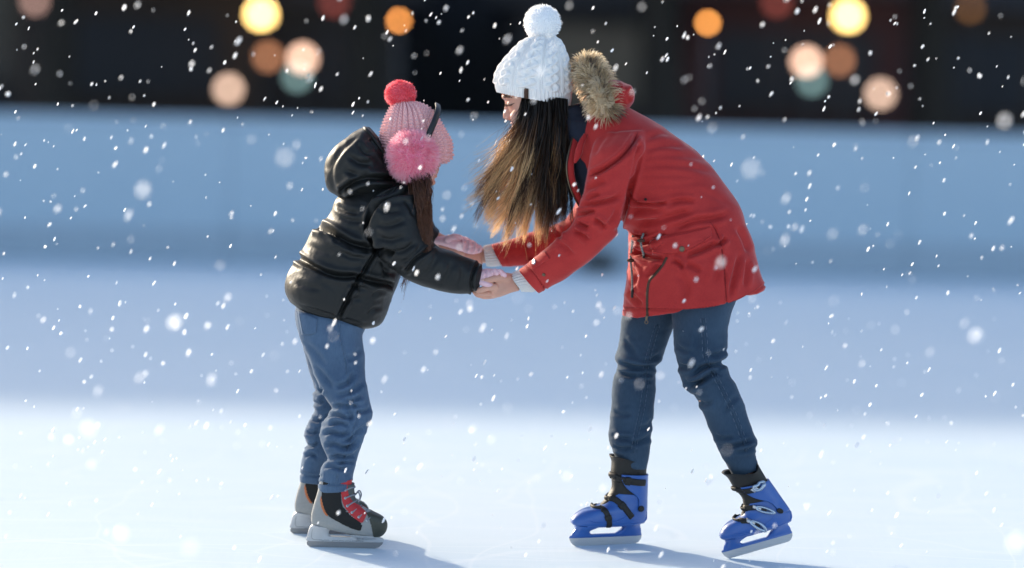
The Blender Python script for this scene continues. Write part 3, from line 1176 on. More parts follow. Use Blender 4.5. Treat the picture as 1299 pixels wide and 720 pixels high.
# near hand (left): palm up, thumb over the child's glove, fingers below it
hand_parts(a, [(651, 347, 659, 368.5, -.10, .020), (642, 345.5, 649, 371, -.105, .028), (633, 347.5, 640, 374.5, -.11, .034), (626, 356, 632, 377, -.115, .035), (621, 363, 625, 377, -.115, .031)],
           [[(630, 363, -.145, .0098), (619, 365, -.152, .0094), (609, 367.5, -.15, .0086), (602.5, 368, -.145, .0068)],
            [(629, 370, -.127, .0100), (617, 371.5, -.130, .0094), (606, 371.5, -.128, .0086), (600.5, 369.5, -.122, .0068)],
            [(629, 373, -.106, .0098), (617, 374.5, -.106, .0092), (607, 374, -.104, .0084), (602, 371, -.100, .0066)],
            [(630, 374, -.087, .0088), (620, 376, -.085, .0080), (612, 376, -.084, .0074), (607, 373.5, -.082, .0058)],
            [(645, 352, -.125, .0135), (635, 352, -.145, .0125), (624, 354, -.153, .0102), (615, 356, -.152, .0092), (609.5, 356.5, -.148, .0074)]])
# far hand (right): the child's glove lies in it, fingers reach round to the sleeve
hand_parts(a, [(608, 313, 612, 336, .150, .020), (600, 315, 602, 336, .148, .028), (590, 317, 592, 332, .142, .033), (583, 316, 584, 328, .14, .032)],
           [[(588, 321, .112, .0096), (577, 319, .104, .0092), (566, 315, .104, .0084), (557, 311.5, .108, .0064)],
            [(588, 325, .13, .0096), (576, 322.5, .126, .0092), (564, 319, .128, .0084), (555, 316, .132, .0064)],
            [(588, 326, .15, .0094), (577, 324, .15, .0088), (566, 320, .15, .008), (558, 317, .152, .006)],
            [(588, 325, .17, .0086), (578, 323, .172, .008), (570, 320, .172, .0072), (563, 317, .172, .0056)],
            [(600, 317, .108, .012), (589, 312.5, .096, .0108), (579, 310, .094, .0096), (571, 308.5, .098, .0072)]])
V, F = merged(a, .0026, 3)
obj('body', np_mesh('body', V, F), M['skin'], woman)
face_sf = Surf(V, F)

# face details
for s, q in ((-1, None),):
    a = Acc()
    seam(a, face_sf, [(637.6, 122.6), (641, 121.4), (645, 121.6), (649.5, 123.6)], .0016, .0004, 1.0)
    seam(a, face_sf, [(638.5, 123.6), (642, 122.8), (646.5, 123.4)], .0013, .0004, 1.0)
    obj('eyebrow', am(a, 'eyebrow'), M['dark_hair'], woman)
    a = Acc()
    seam(a, face_sf, [(641.2, 131.8), (644, 132.9), (648, 132.4), (652.5, 130.6)], .0011, .0003, 1.0)
    for i, t in enumerate(np.linspace(0, 1, 11)):
        x, y = 641.4 + t * 9, 132.3 + .5 * math.sin(t * 3) - t * .6
        p, no = face_sf.hit(x, y)
        tube(a, [p, p + no * .004 + np.array([-.002, 0, -.003]), p + no * .007 + np.array([-.0045, 0, -.0042])], [.0006, .0005, .0002], 5, 2)
    obj('eyelashes', am(a, 'eyelashes'), M['dark_hair'], woman)
a = Acc()
ell(a, P(651.6, 155.9, WD), (.0098, .0215, .0042))
ell(a, P(652.8, 160.2, WD), (.0100, .0200, .0046))
obj('lips', am(a, 'lips'), M['lips'], woman)
# thumb nail of the near hand
a = Acc()
p, no = face_sf.hit(612.3, 354.6)
ell(a, p - no * .0005, (.0052, .0035, .0036))
obj('thumb_nail', am(a, 'thumb_nail'), M['nail'], woman)

# --- jeans
a = Acc()
loft(a, [(815, 335, 936, 325, WD, .155), (812, 365, 940, 350, WD, .160), (812, 378, 934, 366, WD, .145), (820, 386, 926, 376, WD, .10)], n=32, sub=4)
loft(a, [(846, 370, 942, 362, -.12, .095), (853, 408, 927, 402, -.125, .090), (854.5, 440, 922, 438, -.135, .083), (857, 452, 920, 452, -.14, .080), (861, 466, 915.5, 459.5, -.145, .074), (865, 484, 922.5, 468, -.15, .078), (870, 495, 926, 478, -.153, .076), (880, 500, 933, 488, -.157, .071), (889, 518, 943, 510, -.165, .069), (898, 539, 949, 529, -.175, .067), (908, 560, 956, 549, -.185, .065), (913, 571, 961, 561, -.19, .066), (918, 582, 957.5, 570.5, -.193, .058), (923, 592, 960, 581, -.195, .050), (929, 604, 964, 594, -.195, .044)], n=36, sub=4)
loft(a, [(800, 372, 868, 372, .02, .092), (789.5, 402, 858, 405, .02, .088), (785, 438, 847, 431, .015, .081), (780, 454, 839.5, 455, .01, .078), (783.5, 466, 831.5, 467.5, .008, .070), (778.5, 479, 831, 484, .005, .072), (777, 498, 831, 504, .0, .070), (775.5, 520, 829.5, 524, -.005, .067), (772.5, 545, 827, 549, -.012, .066), (773, 560, 825, 565, -.016, .064), (779, 573, 823, 577, -.02, .057), (785, 592, 820, 594, -.025, .046)], n=36, sub=4)
V, F = merged(a, .0045, 3)
V = push(V, F, .0035 * nz(V, (7, 7, 13), 3.1, 2) + .0018 * np.abs(nz(V, (16, 16, 34), 8.2, 2)))
J = [([(922, 455), (910, 463), (893, 466), (876, 478)], 3.4, .011), ([(921, 474), (905, 474), (888, 484), (868, 494)], 3.2, .012), ([(858, 462), (872, 466), (888, 462)], 3.0, .008), ([(866, 482), (878, 486), (896, 482)], 2.6, .009), ([(922, 463), (908, 470), (896, 472)], 2.4, .007),
     ([(924, 442), (912, 449), (900, 450)], 2.6, .006), ([(856, 436), (868, 444), (882, 446)], 2.6, .004), ([(882, 506), (894, 512), (906, 508)], 2.8, .005), ([(958, 556), (944, 562), (926, 566), (910, 564)], 2.8, .007), ([(961, 565), (946, 571), (930, 573)], 2.4, .006), ([(905, 551), (918, 556), (932, 553)], 2.4, .005), ([(938, 500), (926, 512), (918, 528)], 3, .004), ([(886, 420), (884, 440), (878, 456)], 4, .003),
     ([(781, 458), (796, 464), (814, 467), (836, 462)], 3.4, .011), ([(783, 470), (796, 475), (812, 476), (830, 472)], 3.0, .010), ([(840, 448), (826, 456), (812, 458)], 2.6, .006), ([(830, 484), (816, 482), (800, 484)], 2.6, .005), ([(776, 520), (788, 526), (802, 524)], 3, .004), ([(773, 550), (788, 556), (806, 556)], 2.6, .006), ([(826, 552), (812, 560), (796, 562)], 2.6, .006), ([(776, 566), (790, 569), (806, 567)], 2.4, .006), ([(790, 430), (800, 440), (806, 452)], 3, .004), ([(829, 530), (822, 540), (808, 545)], 3, .004)]
V = crease(V, F, J)
jeans = obj('jeans', np_mesh('jeans', V, F), M['denim_dark'], woman)
sf = Surf(V, F)
a = Acc()
S1 = [(892, 404), (894, 430), (895, 452), (903, 468), (913, 488), (927, 516), (939, 546), (947, 572)]
seam(a, sf, S1, .0026, .0004)
obj('seam', am(a, 'seam'), M['denim_dark'], jeans)
a = Acc()
S2 = [(834, 412), (826, 440), (819, 468), (819, 486), (814, 520), (807, 552), (804, 574)]
seam(a, sf, S2, .0026, .0004)
obj('seam', am(a, 'seam'), M['denim_dark'], jeans)
a = Acc()
for dx in (-3.2, 3.0):
    stitches(a, sf, [(x + dx, y) for x, y in S1], 5, 4, .0011, .0004)
    stitches(a, sf, [(x + dx, y) for x, y in S2], 4, 2, .0008, .0004)
obj('stitching', am(a, 'stitching'), M['denim_thread'], jeans, kind='stuff')

# --- coat
a = Acc()
loft(a, [(787.5, 401, 969, 366, WD, .205), (788.5, 392, 970, 360, WD, .207), (791, 372, 965, 346, WD, .205), (795, 340, 957, 318, WD, .198), (797, 305, 947, 286, WD, .186), (796, 291, 939, 262, WD, .182), (772, 276, 922, 236, WD, .180), (750, 254, 899, 207, WD, .186), (736, 227, 871, 181, WD, .190), (728, 200, 840, 159.5, WD, .182), (731, 173, 811, 144, WD, .150), (737, 153, 792, 134, WD, .105), (741, 145, 782, 128, WD, .088)], n=56, sub=6, p=2.25)
NEAR = [(757, 168, 822, 164, WD - .10, .085), (750, 192, 816, 186, WD - .178, .088), (744, 220, 807, 216, WD - .205, .085), (739, 246, 799, 248, WD - .212, .079), (731, 272, 791, 280, WD - .208, .074), (722, 288, 778, 302, WD - .195, .070), (704, 304, 752, 328, WD - .165, .064), (684, 321, 720, 352, WD - .125, .058), (667, 335.5, 697, 366, WD - .085, .053), (657.5, 342, 683.5, 374, WD - .065, .050)]
loft(a, NEAR, n=36, sub=5, p=2.1)
FAR = [(757, 168, 822, 164, WD + .10, .085), (748, 195, 812, 196, WD + .20, .088), (738, 230, 800, 236, WD + .27, .085), (728, 262, 782, 276, WD + .29, .076), (712, 280, 752, 308, WD + .275, .068), (688, 289, 716, 326, WD + .25, .060), (655, 301, 676, 335, WD + .225, .054), (622, 309, 637, 339, WD + .205, .049)]
loft(a, FAR, n=32, sub=5, p=2.1)
V, F = merged(a, .0046, 4)
Q = proj(V)
fold = np.abs(nz(V, (9, 9, 16), 1.7, 2))
V = push(V, F, .0042 * nz(V, (6, 6, 9), 5.5, 2) - .0022 * fold)
CR_ = [
    # shoulder yoke and armhole
    ([(746, 224), (760, 218), (775, 209), (790, 197), (803, 181), (809, 168)], 2.6, 0.0108, .5, .12),
    ([(812, 178), (806, 210), (799, 240), (790, 274), (783, 296)], 3.0, 0.0162, .25, .1),
    # folds fanning from the armpit over the back
    ([(812, 193), (842, 184), (874, 186)], 3.7, 0.0035, .25), ([(810, 202), (842, 197), (878, 199), (906, 208)], 3.9, 0.0018, .25), ([(808, 212), (840, 209), (880, 212), (914, 222)], 3.7, 0.0028, .25), ([(806, 222), (846, 222), (884, 223)], 3.4, 0.0019, .25), ([(804, 232), (842, 236), (882, 231), (912, 236)], 4.1, 0.0014, .25), ([(802, 244), (830, 247), (872, 242)], 3.4, 0.0020, .25), ([(880, 238), (905, 248), (930, 262)], 4.1, 0.0015, .25), ([(820, 176), (838, 168), (852, 170)], 3.4, 0.0031, .25), ([(772, 168), (760, 182), (752, 198)], 3.4, 0.0037, .25), ([(786, 160), (778, 172), (764, 190)], 3.4, 0.0014, .25),
    # chest pocket opening
    ([(797, 245), (803, 253), (810, 257.5), (828, 258.5), (848, 257)], 1.9, 0.0108, .4, .15), ([(848, 257), (866, 254), (884, 256)], 2.6, 0.0054),
    # under the bust
    ([(796, 268), (820, 266), (850, 272)], 4.0, 0.0068), ([(800, 282), (830, 280), (858, 272), (884, 268)], 4.0, 0.0081),
    # elbow
    ([(731, 272), (742, 270), (756, 266)], 2.6, 0.0149), ([(732, 281), (740, 286), (747, 289)], 2.4, 0.0135), ([(735, 263), (754, 258), (774, 253), (790, 246)], 2.8, 0.0095), ([(752, 277), (762, 283), (769, 292)], 2.8, 0.0108), ([(726, 291), (738, 297), (748, 306)], 2.6, 0.0081), ([(742, 240), (754, 236), (770, 228)], 3.0, 0.0054), ([(744, 255), (752, 250), (762, 246)], 2.2, 0.0068), ([(706, 306), (718, 314), (728, 326)], 3.0, 0.0054), ([(784, 262), (778, 276), (766, 288)], 3.2, 0.0054),
    # drawn waist
    ([(806, 300), (814, 308), (824, 306), (846, 296)], 2.6, 0.0108), ([(800, 296), (812, 300), (822, 296)], 2.2, 0.0108), ([(800, 312), (810, 320), (824, 326), (845, 328)], 3.0, 0.0135), ([(803, 306), (808, 316), (806, 326)], 2.0, 0.0081), ([(850, 291), (880, 280), (908, 276), (928, 268)], 3.6, 0.0081), ([(905, 312), (915, 308), (922, 300)], 2.4, 0.0095), ([(868, 325), (890, 317), (912, 306)], 3.0, 0.0108), ([(852, 329), (862, 334), (867, 342)], 2.4, 0.0081), ([(838, 332), (830, 342), (818, 350)], 3.0, 0.0068), ([(868, 334), (880, 338), (890, 346)], 3.2, 0.0054),
    # skirt of the coat
    ([(940, 318), (934, 340), (928, 366), (926, 380)], 3.2, 0.0068), ([(948, 326), (947, 348), (945, 366)], 3.0, 0.0054), ([(922, 318), (912, 340), (906, 362)], 4.0, 0.0041), ([(795, 366), (806, 378), (816, 388)], 2.8, 0.0068), ([(800, 336), (806, 350), (802, 366)], 3.0, 0.0054), ([(934, 286), (944, 304), (950, 322)], 3.4, 0.0054), ([(860, 345), (870, 362), (866, 380)], 5.0, 0.0041),
    # seams
    ([(901, 282), (908, 292), (915, 312), (919, 345), (922, 387)], 1.3, .0032, .25, .05),
    ([(789, 391), (822, 392), (874, 393.5), (922, 387), (953, 373), (970, 361)], 1.3, .0032, .3, 0),
    ([(668, 336), (679, 349), (693, 368)], 1.2, .003, .25, 0),
    # far sleeve
    ([(700, 286), (708, 294), (712, 304)], 2.4, .006), ([(680, 291), (688, 300), (690, 312)], 2.6, .005), ([(660, 300), (668, 310), (670, 322)], 2.4, .004), ([(634, 308), (641, 322), (646, 336)], 1.2, .003, .2, 0)]
V = crease(V, F, CR_)
coat = obj('coat', np_mesh('coat', V, F), M['red_cloth'], woman)
csf = Surf(V, F)
# seams and stitching
a = Acc()
seam(a, csf, [(901, 282), (908, 292), (915, 312), (919, 345), (922, 386)], .0012, .0004)
obj('seam', am(a, 'seam'), M['red_dark'], coat)
a = Acc()
seam(a, csf, [(748, 223), (760, 218), (775, 209), (790, 197), (803, 181), (809, 168)], .0012, .0002)
obj('seam', am(a, 'seam'), M['red_dark'], coat)
a = Acc()
stitches(a, csf, [(790, 389), (822, 390.5), (874, 391.5), (920, 385), (952, 371), (967, 360)], 3, 1, .0007, .0003)
stitches(a, csf, [(666, 334.5), (678, 348), (691, 367)], 3, 1, .0007, .0003)
obj('hem_stitching', am(a, 'hem_stitching'), M['red_dark'], coat, kind='stuff')
# pocket flap with button
a = Acc()
patch(a, csf, [(823, 303), (901, 287), (903, 301), (828, 321)], 40, 14, .002, .0065, bulge=.004, sag=(0, 8))
flap = obj('pocket_flap', am(a, 'pocket_flap'), M['red_cloth'], coat)
fsf = Surf(a.V(), [tuple(f) for f in a.f])
a = Acc()
stitches(a, fsf, [(826, 305), (862, 297.5), (899, 289.5)], 3, 1, .0007, .0002)
stitches(a, fsf, [(829, 318.5), (847, 321.5), (865, 320), (884, 311), (901, 299)], 3, 1, .0007, .0002)
obj('flap_stitching', am(a, 'flap_stitching'), M['red_dark'], flap, kind='stuff')
a = Acc()
p, no = fsf.hit(865, 315.5)
disc(a, p, no, .0085, .004)
obj('button', am(a, 'button'), M['brass'], flap)
# snap of the chest pocket
a = Acc()
p, no = csf.hit(819, 253)
disc(a, p, no, .0045, .003)
obj('snap', am(a, 'snap'), M['black_rubber'], coat)
# sleeve tab with studs
a = Acc()
band(a, csf, [(695, 323), (685, 329), (674, 336)], 11, .001, .003, 1.5, 7)
tab = obj('sleeve_tab', am(a, 'sleeve_tab'), M['red_cloth'], coat)
tsf = Surf(a.V(), [tuple(f) for f in a.f])
a = Acc()
p, no = tsf.hit(677.5, 332)
disc(a, p, no, .0085, .0035)
obj('button', am(a, 'button'), M['steel'], tab)
a = Acc()
p, no = csf.hit(690, 348)
disc(a, p, no, .0052, .003)
obj('snap', am(a, 'snap'), M['brass'], coat)
# side zip and its puller
a = Acc()
ZP = [(846, 326), (840, 337), (831, 348), (824, 356), (821.5, 368), (821, 384), (821.5, 402)]
band(a, csf, ZP, 3.0, .0006, .0018, 1.6, 5)
zipper = obj('zipper', am(a, 'zipper'), M['leather'], coat)
a = Acc()
p, no = csf.hit(821.2, 400)
tube(a, [p + no * .003, p + no * .005 + np.array([.0, 0, -.006]), p + no * .005 + np.array([0, 0, -.014])], [.004, .0035, .002], 8, 3)
th = np.linspace(0, 2 * math.pi, 13)
tube(a, [p + no * .005 + np.array([.0048 * math.sin(t), 0, -.018 + .0048 * math.cos(t)]) for t in th], .0013, 6, 1)
obj('zip_puller', am(a, 'zip_puller'), M['brass'], zipper)
# front opening: plackets with metal zip teeth along them
a = Acc()
op = [P(733, 166, -.11), P(727, 188, -.16), P(723, 212, -.185), P(727, 236, -.18), P(737, 258, -.16), P(748, 272, -.14)]
tube(a, op, [.010, .011, .012, .012, .011, .008], 10, 6, flat=.4)
pk = obj('placket', am(a, 'placket'), M['red_cloth'], coat)
a = Acc()
tube(a, [q + np.array([-.010, -.006, 0]) for q in op], .0028, 6, 6)
obj('front_zip', am(a, 'front_zip'), M['brass'], pk)
a = Acc()
tube(a, [P(743, 170, -.165), P(737, 182, -.19), P(733, 196, -.2), P(729, 206, -.205)], [.006, .009, .010, .004], 10, 5, flat=.5)
obj('collar_edge', am(a, 'collar_edge'), M['red_cloth'], coat)
# waist cords with toggles
for k, pts in enumerate(([(804.5, 297), (803, 310), (802.5, 330), (803.5, 350), (804, 371)], [(816.5, 294), (814, 303), (815, 314), (816.5, 326)])):
    a = Acc()
    q3 = []
    for x, y in pts:
        p, no = csf.hit(x, y, -.2)
        q3.append(p + no * .006 + np.array([0, -.004, 0]))
    tube(a, q3, .0032, 8, 5)
    cd = obj('waist_cord', am(a, 'waist_cord'), M['cord'], coat)
    a = Acc()
    e = q3[-1]
    tube(a, [e + np.array([0, 0, .012]), e, e + np.array([0, 0, -.010])], [.0042, .0040, .0036], 8, 2)
    obj('cord_tip', am(a, 'cord_tip'), M['black_rubber'], cd)
    a = Acc()
    mid = q3[2] if k == 0 else q3[1]
    tube(a, [mid + np.array([-.010, -.003, 0]), mid + np.array([0, -.005, .001]), mid + np.array([.010, -.003, 0])], [.004, .0055, .004], 8, 3)
    obj('toggle', am(a, 'toggle'), M['leather'], cd)
# hood folded on the back and its fur trim
a = Acc()
loft(a, [(742, 138, 770, 150, WD, .10), (748, 112, 794, 140, WD, .135), (762, 100, 804, 128, WD, .14), (776, 101, 803, 116, WD, .12), (788, 104.5, 800, 110, WD, .08)], n=32, sub=5, p=2.2)
V, F = merged(a, .005, 4)
V = crease(push(V, F, .005 * nz(V, (12, 8, 14), 9.1, 2)), F, [([(792, 106), (794, 118), (788, 132)], 2.6, .008), ([(800, 112), (797, 122), (796, 132)], 2.2, .005), ([(780, 104), (786, 112), (789, 120)], 2.2, .006)])
hood = obj('hood', np_mesh('hood', V, F), M['red_cloth'], coat)
C_ = np.array([P(767, 141, WD - .115), P(765, 127, WD - .135), P(757, 107, WD - .115), P(748, 92, WD - .06), P(745, 87, WD), P(748, 92, WD + .06), P(757, 107, WD + .115), P(765, 127, WD + .135), P(767, 141, WD + .115)])
core_r = .033
a = Acc()
tube(a, C_, core_r, 14, 5)
V, F = a.V(), a.f
core = obj('fur_trim', am(a, 'fur_trim'), M['trim_fur'], hood)
strand_tint(core.data, np.full(len(core.data.vertices), .72))
cc = catmull(C_, 24)
TT = np.gradient(cc, axis=0)
TT /= np.linalg.norm(TT, axis=1)[:, None]
n = 5600
ii = rng.integers(0, len(cc), n)
ang = rng.uniform(0, 6.283, n)
s0 = np.cross(TT[ii], np.array([0.3, .2, 1.0]))
s0 /= np.linalg.norm(s0, axis=1)[:, None]
u0 = np.cross(s0, TT[ii])
out = np.cos(ang)[:, None] * s0 + np.sin(ang)[:, None] * u0
root = cc[ii] + out * core_r * .9
# fur lies swept back over the hood, in tufts
tuft = np.array([[noise.noise(Vector(q * 38 + 3)), noise.noise(Vector(q * 38 + 31)), noise.noise(Vector(q * 38 + 77))] for q in root])
dirs = out + 1.3 * tuft + rng.normal(size=(n, 3)) * .22 + np.array([.12, -.05, .10])
dirs /= np.linalg.norm(dirs, axis=1)[:, None]
ln = rng.uniform(.016, .044, n)[:, None]
P3 = np.stack([root, root + dirs * ln * .4, root + dirs * ln * .75 + np.array([.0, 0, -.05]) * ln, root + dirs * ln + np.array([.04, 0, -.18]) * ln], 1)
rd = np.stack([np.full(n, .0010), np.full(n, .0010), np.full(n, .0007), np.full(n, .0002)], 1)
V, F = prism_strands(P3, rd)
me = np_mesh('fur', V, F)
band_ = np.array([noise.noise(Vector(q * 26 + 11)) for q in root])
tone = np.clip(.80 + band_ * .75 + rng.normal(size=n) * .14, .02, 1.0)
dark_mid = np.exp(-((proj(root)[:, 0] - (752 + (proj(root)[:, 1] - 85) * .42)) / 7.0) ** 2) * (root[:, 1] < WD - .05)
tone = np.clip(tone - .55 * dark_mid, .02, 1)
strand_tint(me, np.repeat(tone[:, None] * np.array([.75, .95, 1.05, 1.15])[None], 2, axis=1).ravel())
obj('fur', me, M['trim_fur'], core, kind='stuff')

# dark jumper collar at the neck
a = Acc()
loft(a, [(676, 152, 742, 128, WD, .068), (700, 168, 752, 140, WD, .080), (722, 192, 768, 158, WD, .11), (727, 222, 785, 190, WD, .13), (738, 254, 800, 225, WD, .13)], n=36, sub=5)
V, F = merged(a, .006, 3)
V = push(V, F, .004 * nz(V, (10, 10, 30), 2.2, 2))
obj('jumper', np_mesh('jumper', V, F), M['navy'], woman)

# knitted cuffs
for st in ([(647, 348.5, 662, 369, -.098, .031), (652, 345.5, 669, 369.5, -.10, .033), (660, 342.5, 678, 369, -.105, .034), (672, 338, 692, 362, -.125, .034)],
           [(613, 312.5, 617, 336.5, .152, .030), (618, 311, 623, 337.5, .153, .032), (628, 309.5, 635, 336, .158, .033), (644, 306, 652, 330, .165, .034)]):
    nn, rr_ = 220, 40
    V, F = knit_shell(st, 0.0, nn, rr_, lambda u, v, X: .0018 * np.cos(2 * math.pi * u * 24) + .0003 * np.sin(v * 90), p=2.0, thick=.005, close_top=False)
    obj('knit_cuff', np_mesh('knit_cuff', V, F), M['cuff_knit'], woman)

# hat: ribbed brim, cables above


def w_knit(u, v, X):
    rib = np.cos(2 * math.pi * u * 58)
    brim = np.clip((0.20 - v) / .03, 0, 1)
    K = 9
    uu = (u * K) % 1.0
    col = np.floor(u * K)
    cable = np.zeros_like(u)
    w = .17
    ph = 2 * math.pi * (v * 4.6 + .17 * (col % 2))
    for o_ in (0, math.pi):
        ctr = .5 + .20 * np.sin(ph + o_)
        cable = np.maximum(cable, np.clip(1 - ((uu - ctr) / w) ** 2, 0, 1) * (1 + .22 * np.cos(ph + o_)))
    edge = np.clip(1 - np.abs(np.minimum(uu, 1 - uu) - .035) / .035, 0, 1) * .45
    st = .5 + .5 * np.cos(2 * math.pi * (v * 44 + np.abs(((u * 90) % 1.0) - .5) * 1.0))
    colw = np.abs(np.sin(math.pi * u * 90))
    body = .0078 * np.maximum(cable, edge) + .0010 * st * colw
    fade = np.clip((1 - v) / .25, .25, 1)
    return brim * (.0020 * rib + .0015) + (1 - brim) * body * fade + .0022 * np.sin(2 * math.pi * u * 3 + 1)


HAT = [(628.5, 116.5, 723, 133.5, WD, .088), (626.5, 109, 724.5, 123, WD, .096), (627, 97, 725, 107, WD, .101), (632, 85, 724, 91, WD, .102), (643, 71, 720.5, 75, WD, .095), (656, 57.5, 715, 61, WD, .078), (666, 49, 710.5, 51, WD, .056), (676, 44, 702, 45, WD, .022)]
HAT = [(lx + 2.0, ly, rx - 1.5, ry, d_, t_ - .004) for lx, ly, rx, ry, d_, t_ in HAT]
V, F = knit_shell(HAT, 0.0, 720, 168, w_knit, p=2.15, thick=.006)
hat = obj('bobble_hat', np_mesh('bobble_hat', V, F), M['white_knit'], woman)
hsf = Surf(V, F)
a = Acc()
patch(a, hsf, [(665.6, 111.5), (670.6, 112.3), (670.4, 126.2), (665.2, 125.4)], 5, 11, .001, .0025)
obj('leather_tag', am(a, 'leather_tag'), M['leather'], hat)
fur_ball(P(688, 29, WD), .055, 3000, .0125, .0011, M['white_fur'], M['white_core'], 'bobble', hat, droop=.05, spread=.28)

# hair: falls from under the hat in locks, dark above, lighter towards the blown ends
g = rng
NL, m_ = 84, 21
lu = np.sort(g.uniform(0, 1, NL))
ls = np.where(g.uniform(0, 1, NL) < .74, -1, 1)
END_X = np.interp(lu, [0, .12, .25, .36, .55, .78, 1], [601, 610, 625, 646, 676, 704, 723]) + g.normal(size=NL) * 5
END_Y = np.interp(lu, [0, .12, .25, .36, .55, .78, 1], [248, 266, 285, 294, 287, 278, 264]) + g.normal(size=NL) * 11 - 30 * (g.uniform(0, 1, NL) < .22)
n = 6000
li = g.integers(0, NL, n)
u = np.clip(lu[li] + g.normal(size=n) * .022, 0, 1)
side = ls[li]
x0 = 663 + u * 57
y0 = 120 + u * 8 + g.uniform(-3, 3, n)
dd0 = WD + side * (.060 + .012 * np.sin(u * math.pi)) + g.normal(size=n) * .004
lay = g.uniform(0, 1, n)
fly = g.uniform(0, 1, n) < .13
sp = np.where(fly, 3.2, 1.0)
xe = END_X[li] + g.normal(size=n) * 2.0 * sp - fly * g.uniform(0, 12, n) * (u < .5)
ye = END_Y[li] + g.normal(size=n) * 5 * sp - (g.uniform(0, 1, n) < .25) * g.uniform(0, 40, n)
front = np.clip(1 - u / .42, 0, 1)
lw = g.normal(size=NL)[li]
lph = g.uniform(0, 6.28, NL)[li]
C0 = PV(np.column_stack([x0, y0]), dd0)


def mixp(f, bow, dep):
    fx = f ** 1.9
    return PV(np.column_stack([x0 * (1 - fx) + xe * fx + bow, y0 * (1 - f) + ye * f]), dd0 + dep)


wid = g.normal(size=n)
cs = [C0]
for f, b in ((.18, 0.0), (.38, 0.5), (.56, 1.5), (.72, 2.0), (.86, 2.0), (1.0, 0.0)):
    wave = (3.2 + 5.0 * front) * f * np.sin(f * 10.5 + lph) * (.5 + .6 * np.abs(lw)) + wid * 3.4 * math.sin(f * 3.0) * (.35 + .65 * (1 - u))
    cs.append(mixp(f, b * front + wave, side * (.020 * math.sin(f * 2.2)) + (lay - .5) * .045 * f + .006 * np.sin(f * 8 + lph * 2)))
P3, rd = hair_strands(None, np.stack(cs, 1), m_, .00092, .00022)
fr = g.normal(size=(n, 1, 3)) * .0026
tt = np.linspace(0, 1, m_)[None, :, None]
P3 = P3 + fr * np.sin(tt * g.uniform(8, 20, (n, 1, 1)) + g.uniform(0, 6, (n, 1, 1))) * tt ** 1.3 * (1 + 1.6 * fly[:, None, None])
rd = rd * np.where(fly, .5, 1.0)[:, None] * g.uniform(.7, 1.2, n)[:, None]
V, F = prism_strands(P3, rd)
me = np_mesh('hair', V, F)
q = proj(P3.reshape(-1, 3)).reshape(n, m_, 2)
edge = 661 + (q[:, :, 1] - 160) * .24          # golden front and ends: ombre with backlight put into the strand colour
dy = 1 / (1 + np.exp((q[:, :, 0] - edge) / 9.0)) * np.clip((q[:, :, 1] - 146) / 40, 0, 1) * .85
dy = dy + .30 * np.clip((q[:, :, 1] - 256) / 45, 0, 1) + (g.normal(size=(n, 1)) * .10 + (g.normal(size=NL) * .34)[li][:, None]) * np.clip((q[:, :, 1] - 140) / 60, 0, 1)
strand_tint(me, np.repeat(np.clip(dy, 0, 1)[:, :, None], 2, axis=2).ravel())
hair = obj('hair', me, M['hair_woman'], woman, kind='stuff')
# under-layer that fills the hair's volume
a = Acc()
loft(a, [(666, 116, 718, 124, WD, .062), (668, 150, 720, 150, WD, .066), (674, 190, 719, 190, WD, .060), (682, 222, 716, 222, WD, .05), (690, 246, 710, 246, WD, .03)], n=24, sub=4)
V, F = a.V(), a.f
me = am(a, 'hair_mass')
strand_tint(me, np.clip((proj(me_v := np.array([v.co[:] for v in me.vertices]))[:, 1] - 160) / 400, 0, .3))
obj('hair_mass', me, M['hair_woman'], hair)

# ------------------------------------------------------------------ skates (built in their own frame, then set down)


class LSurf:
    """surface in a skate's own frame; hit() takes drawing coordinates and looks from one side"""

    def __init__(s, V, F, mp, side):
        s.t = BVHTree.FromPolygons([Vector(v) for v in V], [tuple(map(int, f)) for f in F])
        s.mp, s.side = mp, side

    def hit(s, X, Y, d=0.0):
        x, z = s.mp(X, Y)
        loc, no, i, dd = s.t.ray_cast(Vector((x, s.side * .5, z)), Vector((0, -s.side, 0)))
        if loc is None:
            loc, no, i, dd = s.t.find_nearest(Vector((x, s.side * .03, z)))
        no = np.array(no)
        if no[1] * s.side < 0:
            no = -no
        return np.array(loc), no


def lrows(st, mp):
    rows = []
    for fx, fy, bx, by, t in st:
        a, b = mp(fx, fy), mp(bx, by)
        rows.append([a[0], 0, a[1], b[0], 0, b[1], t])
    return np.array(rows)


def lloft(acc, st, mp, n=36, sub=6, p=2.4, cap=True):
    rows = catmull(lrows(st, mp), sub)
    V = ring_grid(rows, n, p).reshape(-1, 3)
    m = len(rows)
    F = [tuple(f) for f in grid_faces(m, n)]
    if cap:
        F.append(tuple(range(n - 1, -1, -1)))
        F.append(tuple((m - 1) * n + j for j in range(n)))
    acc.add(V, F)
    return V, F


def extrude(acc, poly, mp, y0, y1, bev=.0008):
    q = np.array([mp(*p) for p in poly])
    n = len(q)
    c = q.mean(0)
    ins = q + (c - q) * (bev / np.maximum(np.linalg.norm(c - q, axis=1), 1e-6))[:, None]
    V = []
    for y, r in ((y0, ins), (y0 + bev, q), (y1 - bev, q), (y1, ins)):
        V += [(x, y, z) for x, z in r]
    F = [tuple(f) for f in grid_faces(4, n)]
    F.append(tuple(range(n - 1, -1, -1)))
    F.append(tuple(range(3 * n, 4 * n)))
    acc.add(np.array(V), F)
    return acc


def in_poly(Q, poly):
    poly = np.asarray(poly, float)
    ins = np.zeros(len(Q), bool)
    j = len(poly) - 1
    for i in range(len(poly)):
        xi, yi = poly[i]
        xj, yj = poly[j]
        k = ((yi > Q[:, 1]) != (yj > Q[:, 1])) & (Q[:, 0] < (xj - xi) * (Q[:, 1] - yi) / (yj - yi + 1e-12) + xi)
        ins ^= k
        j = i
    return ins


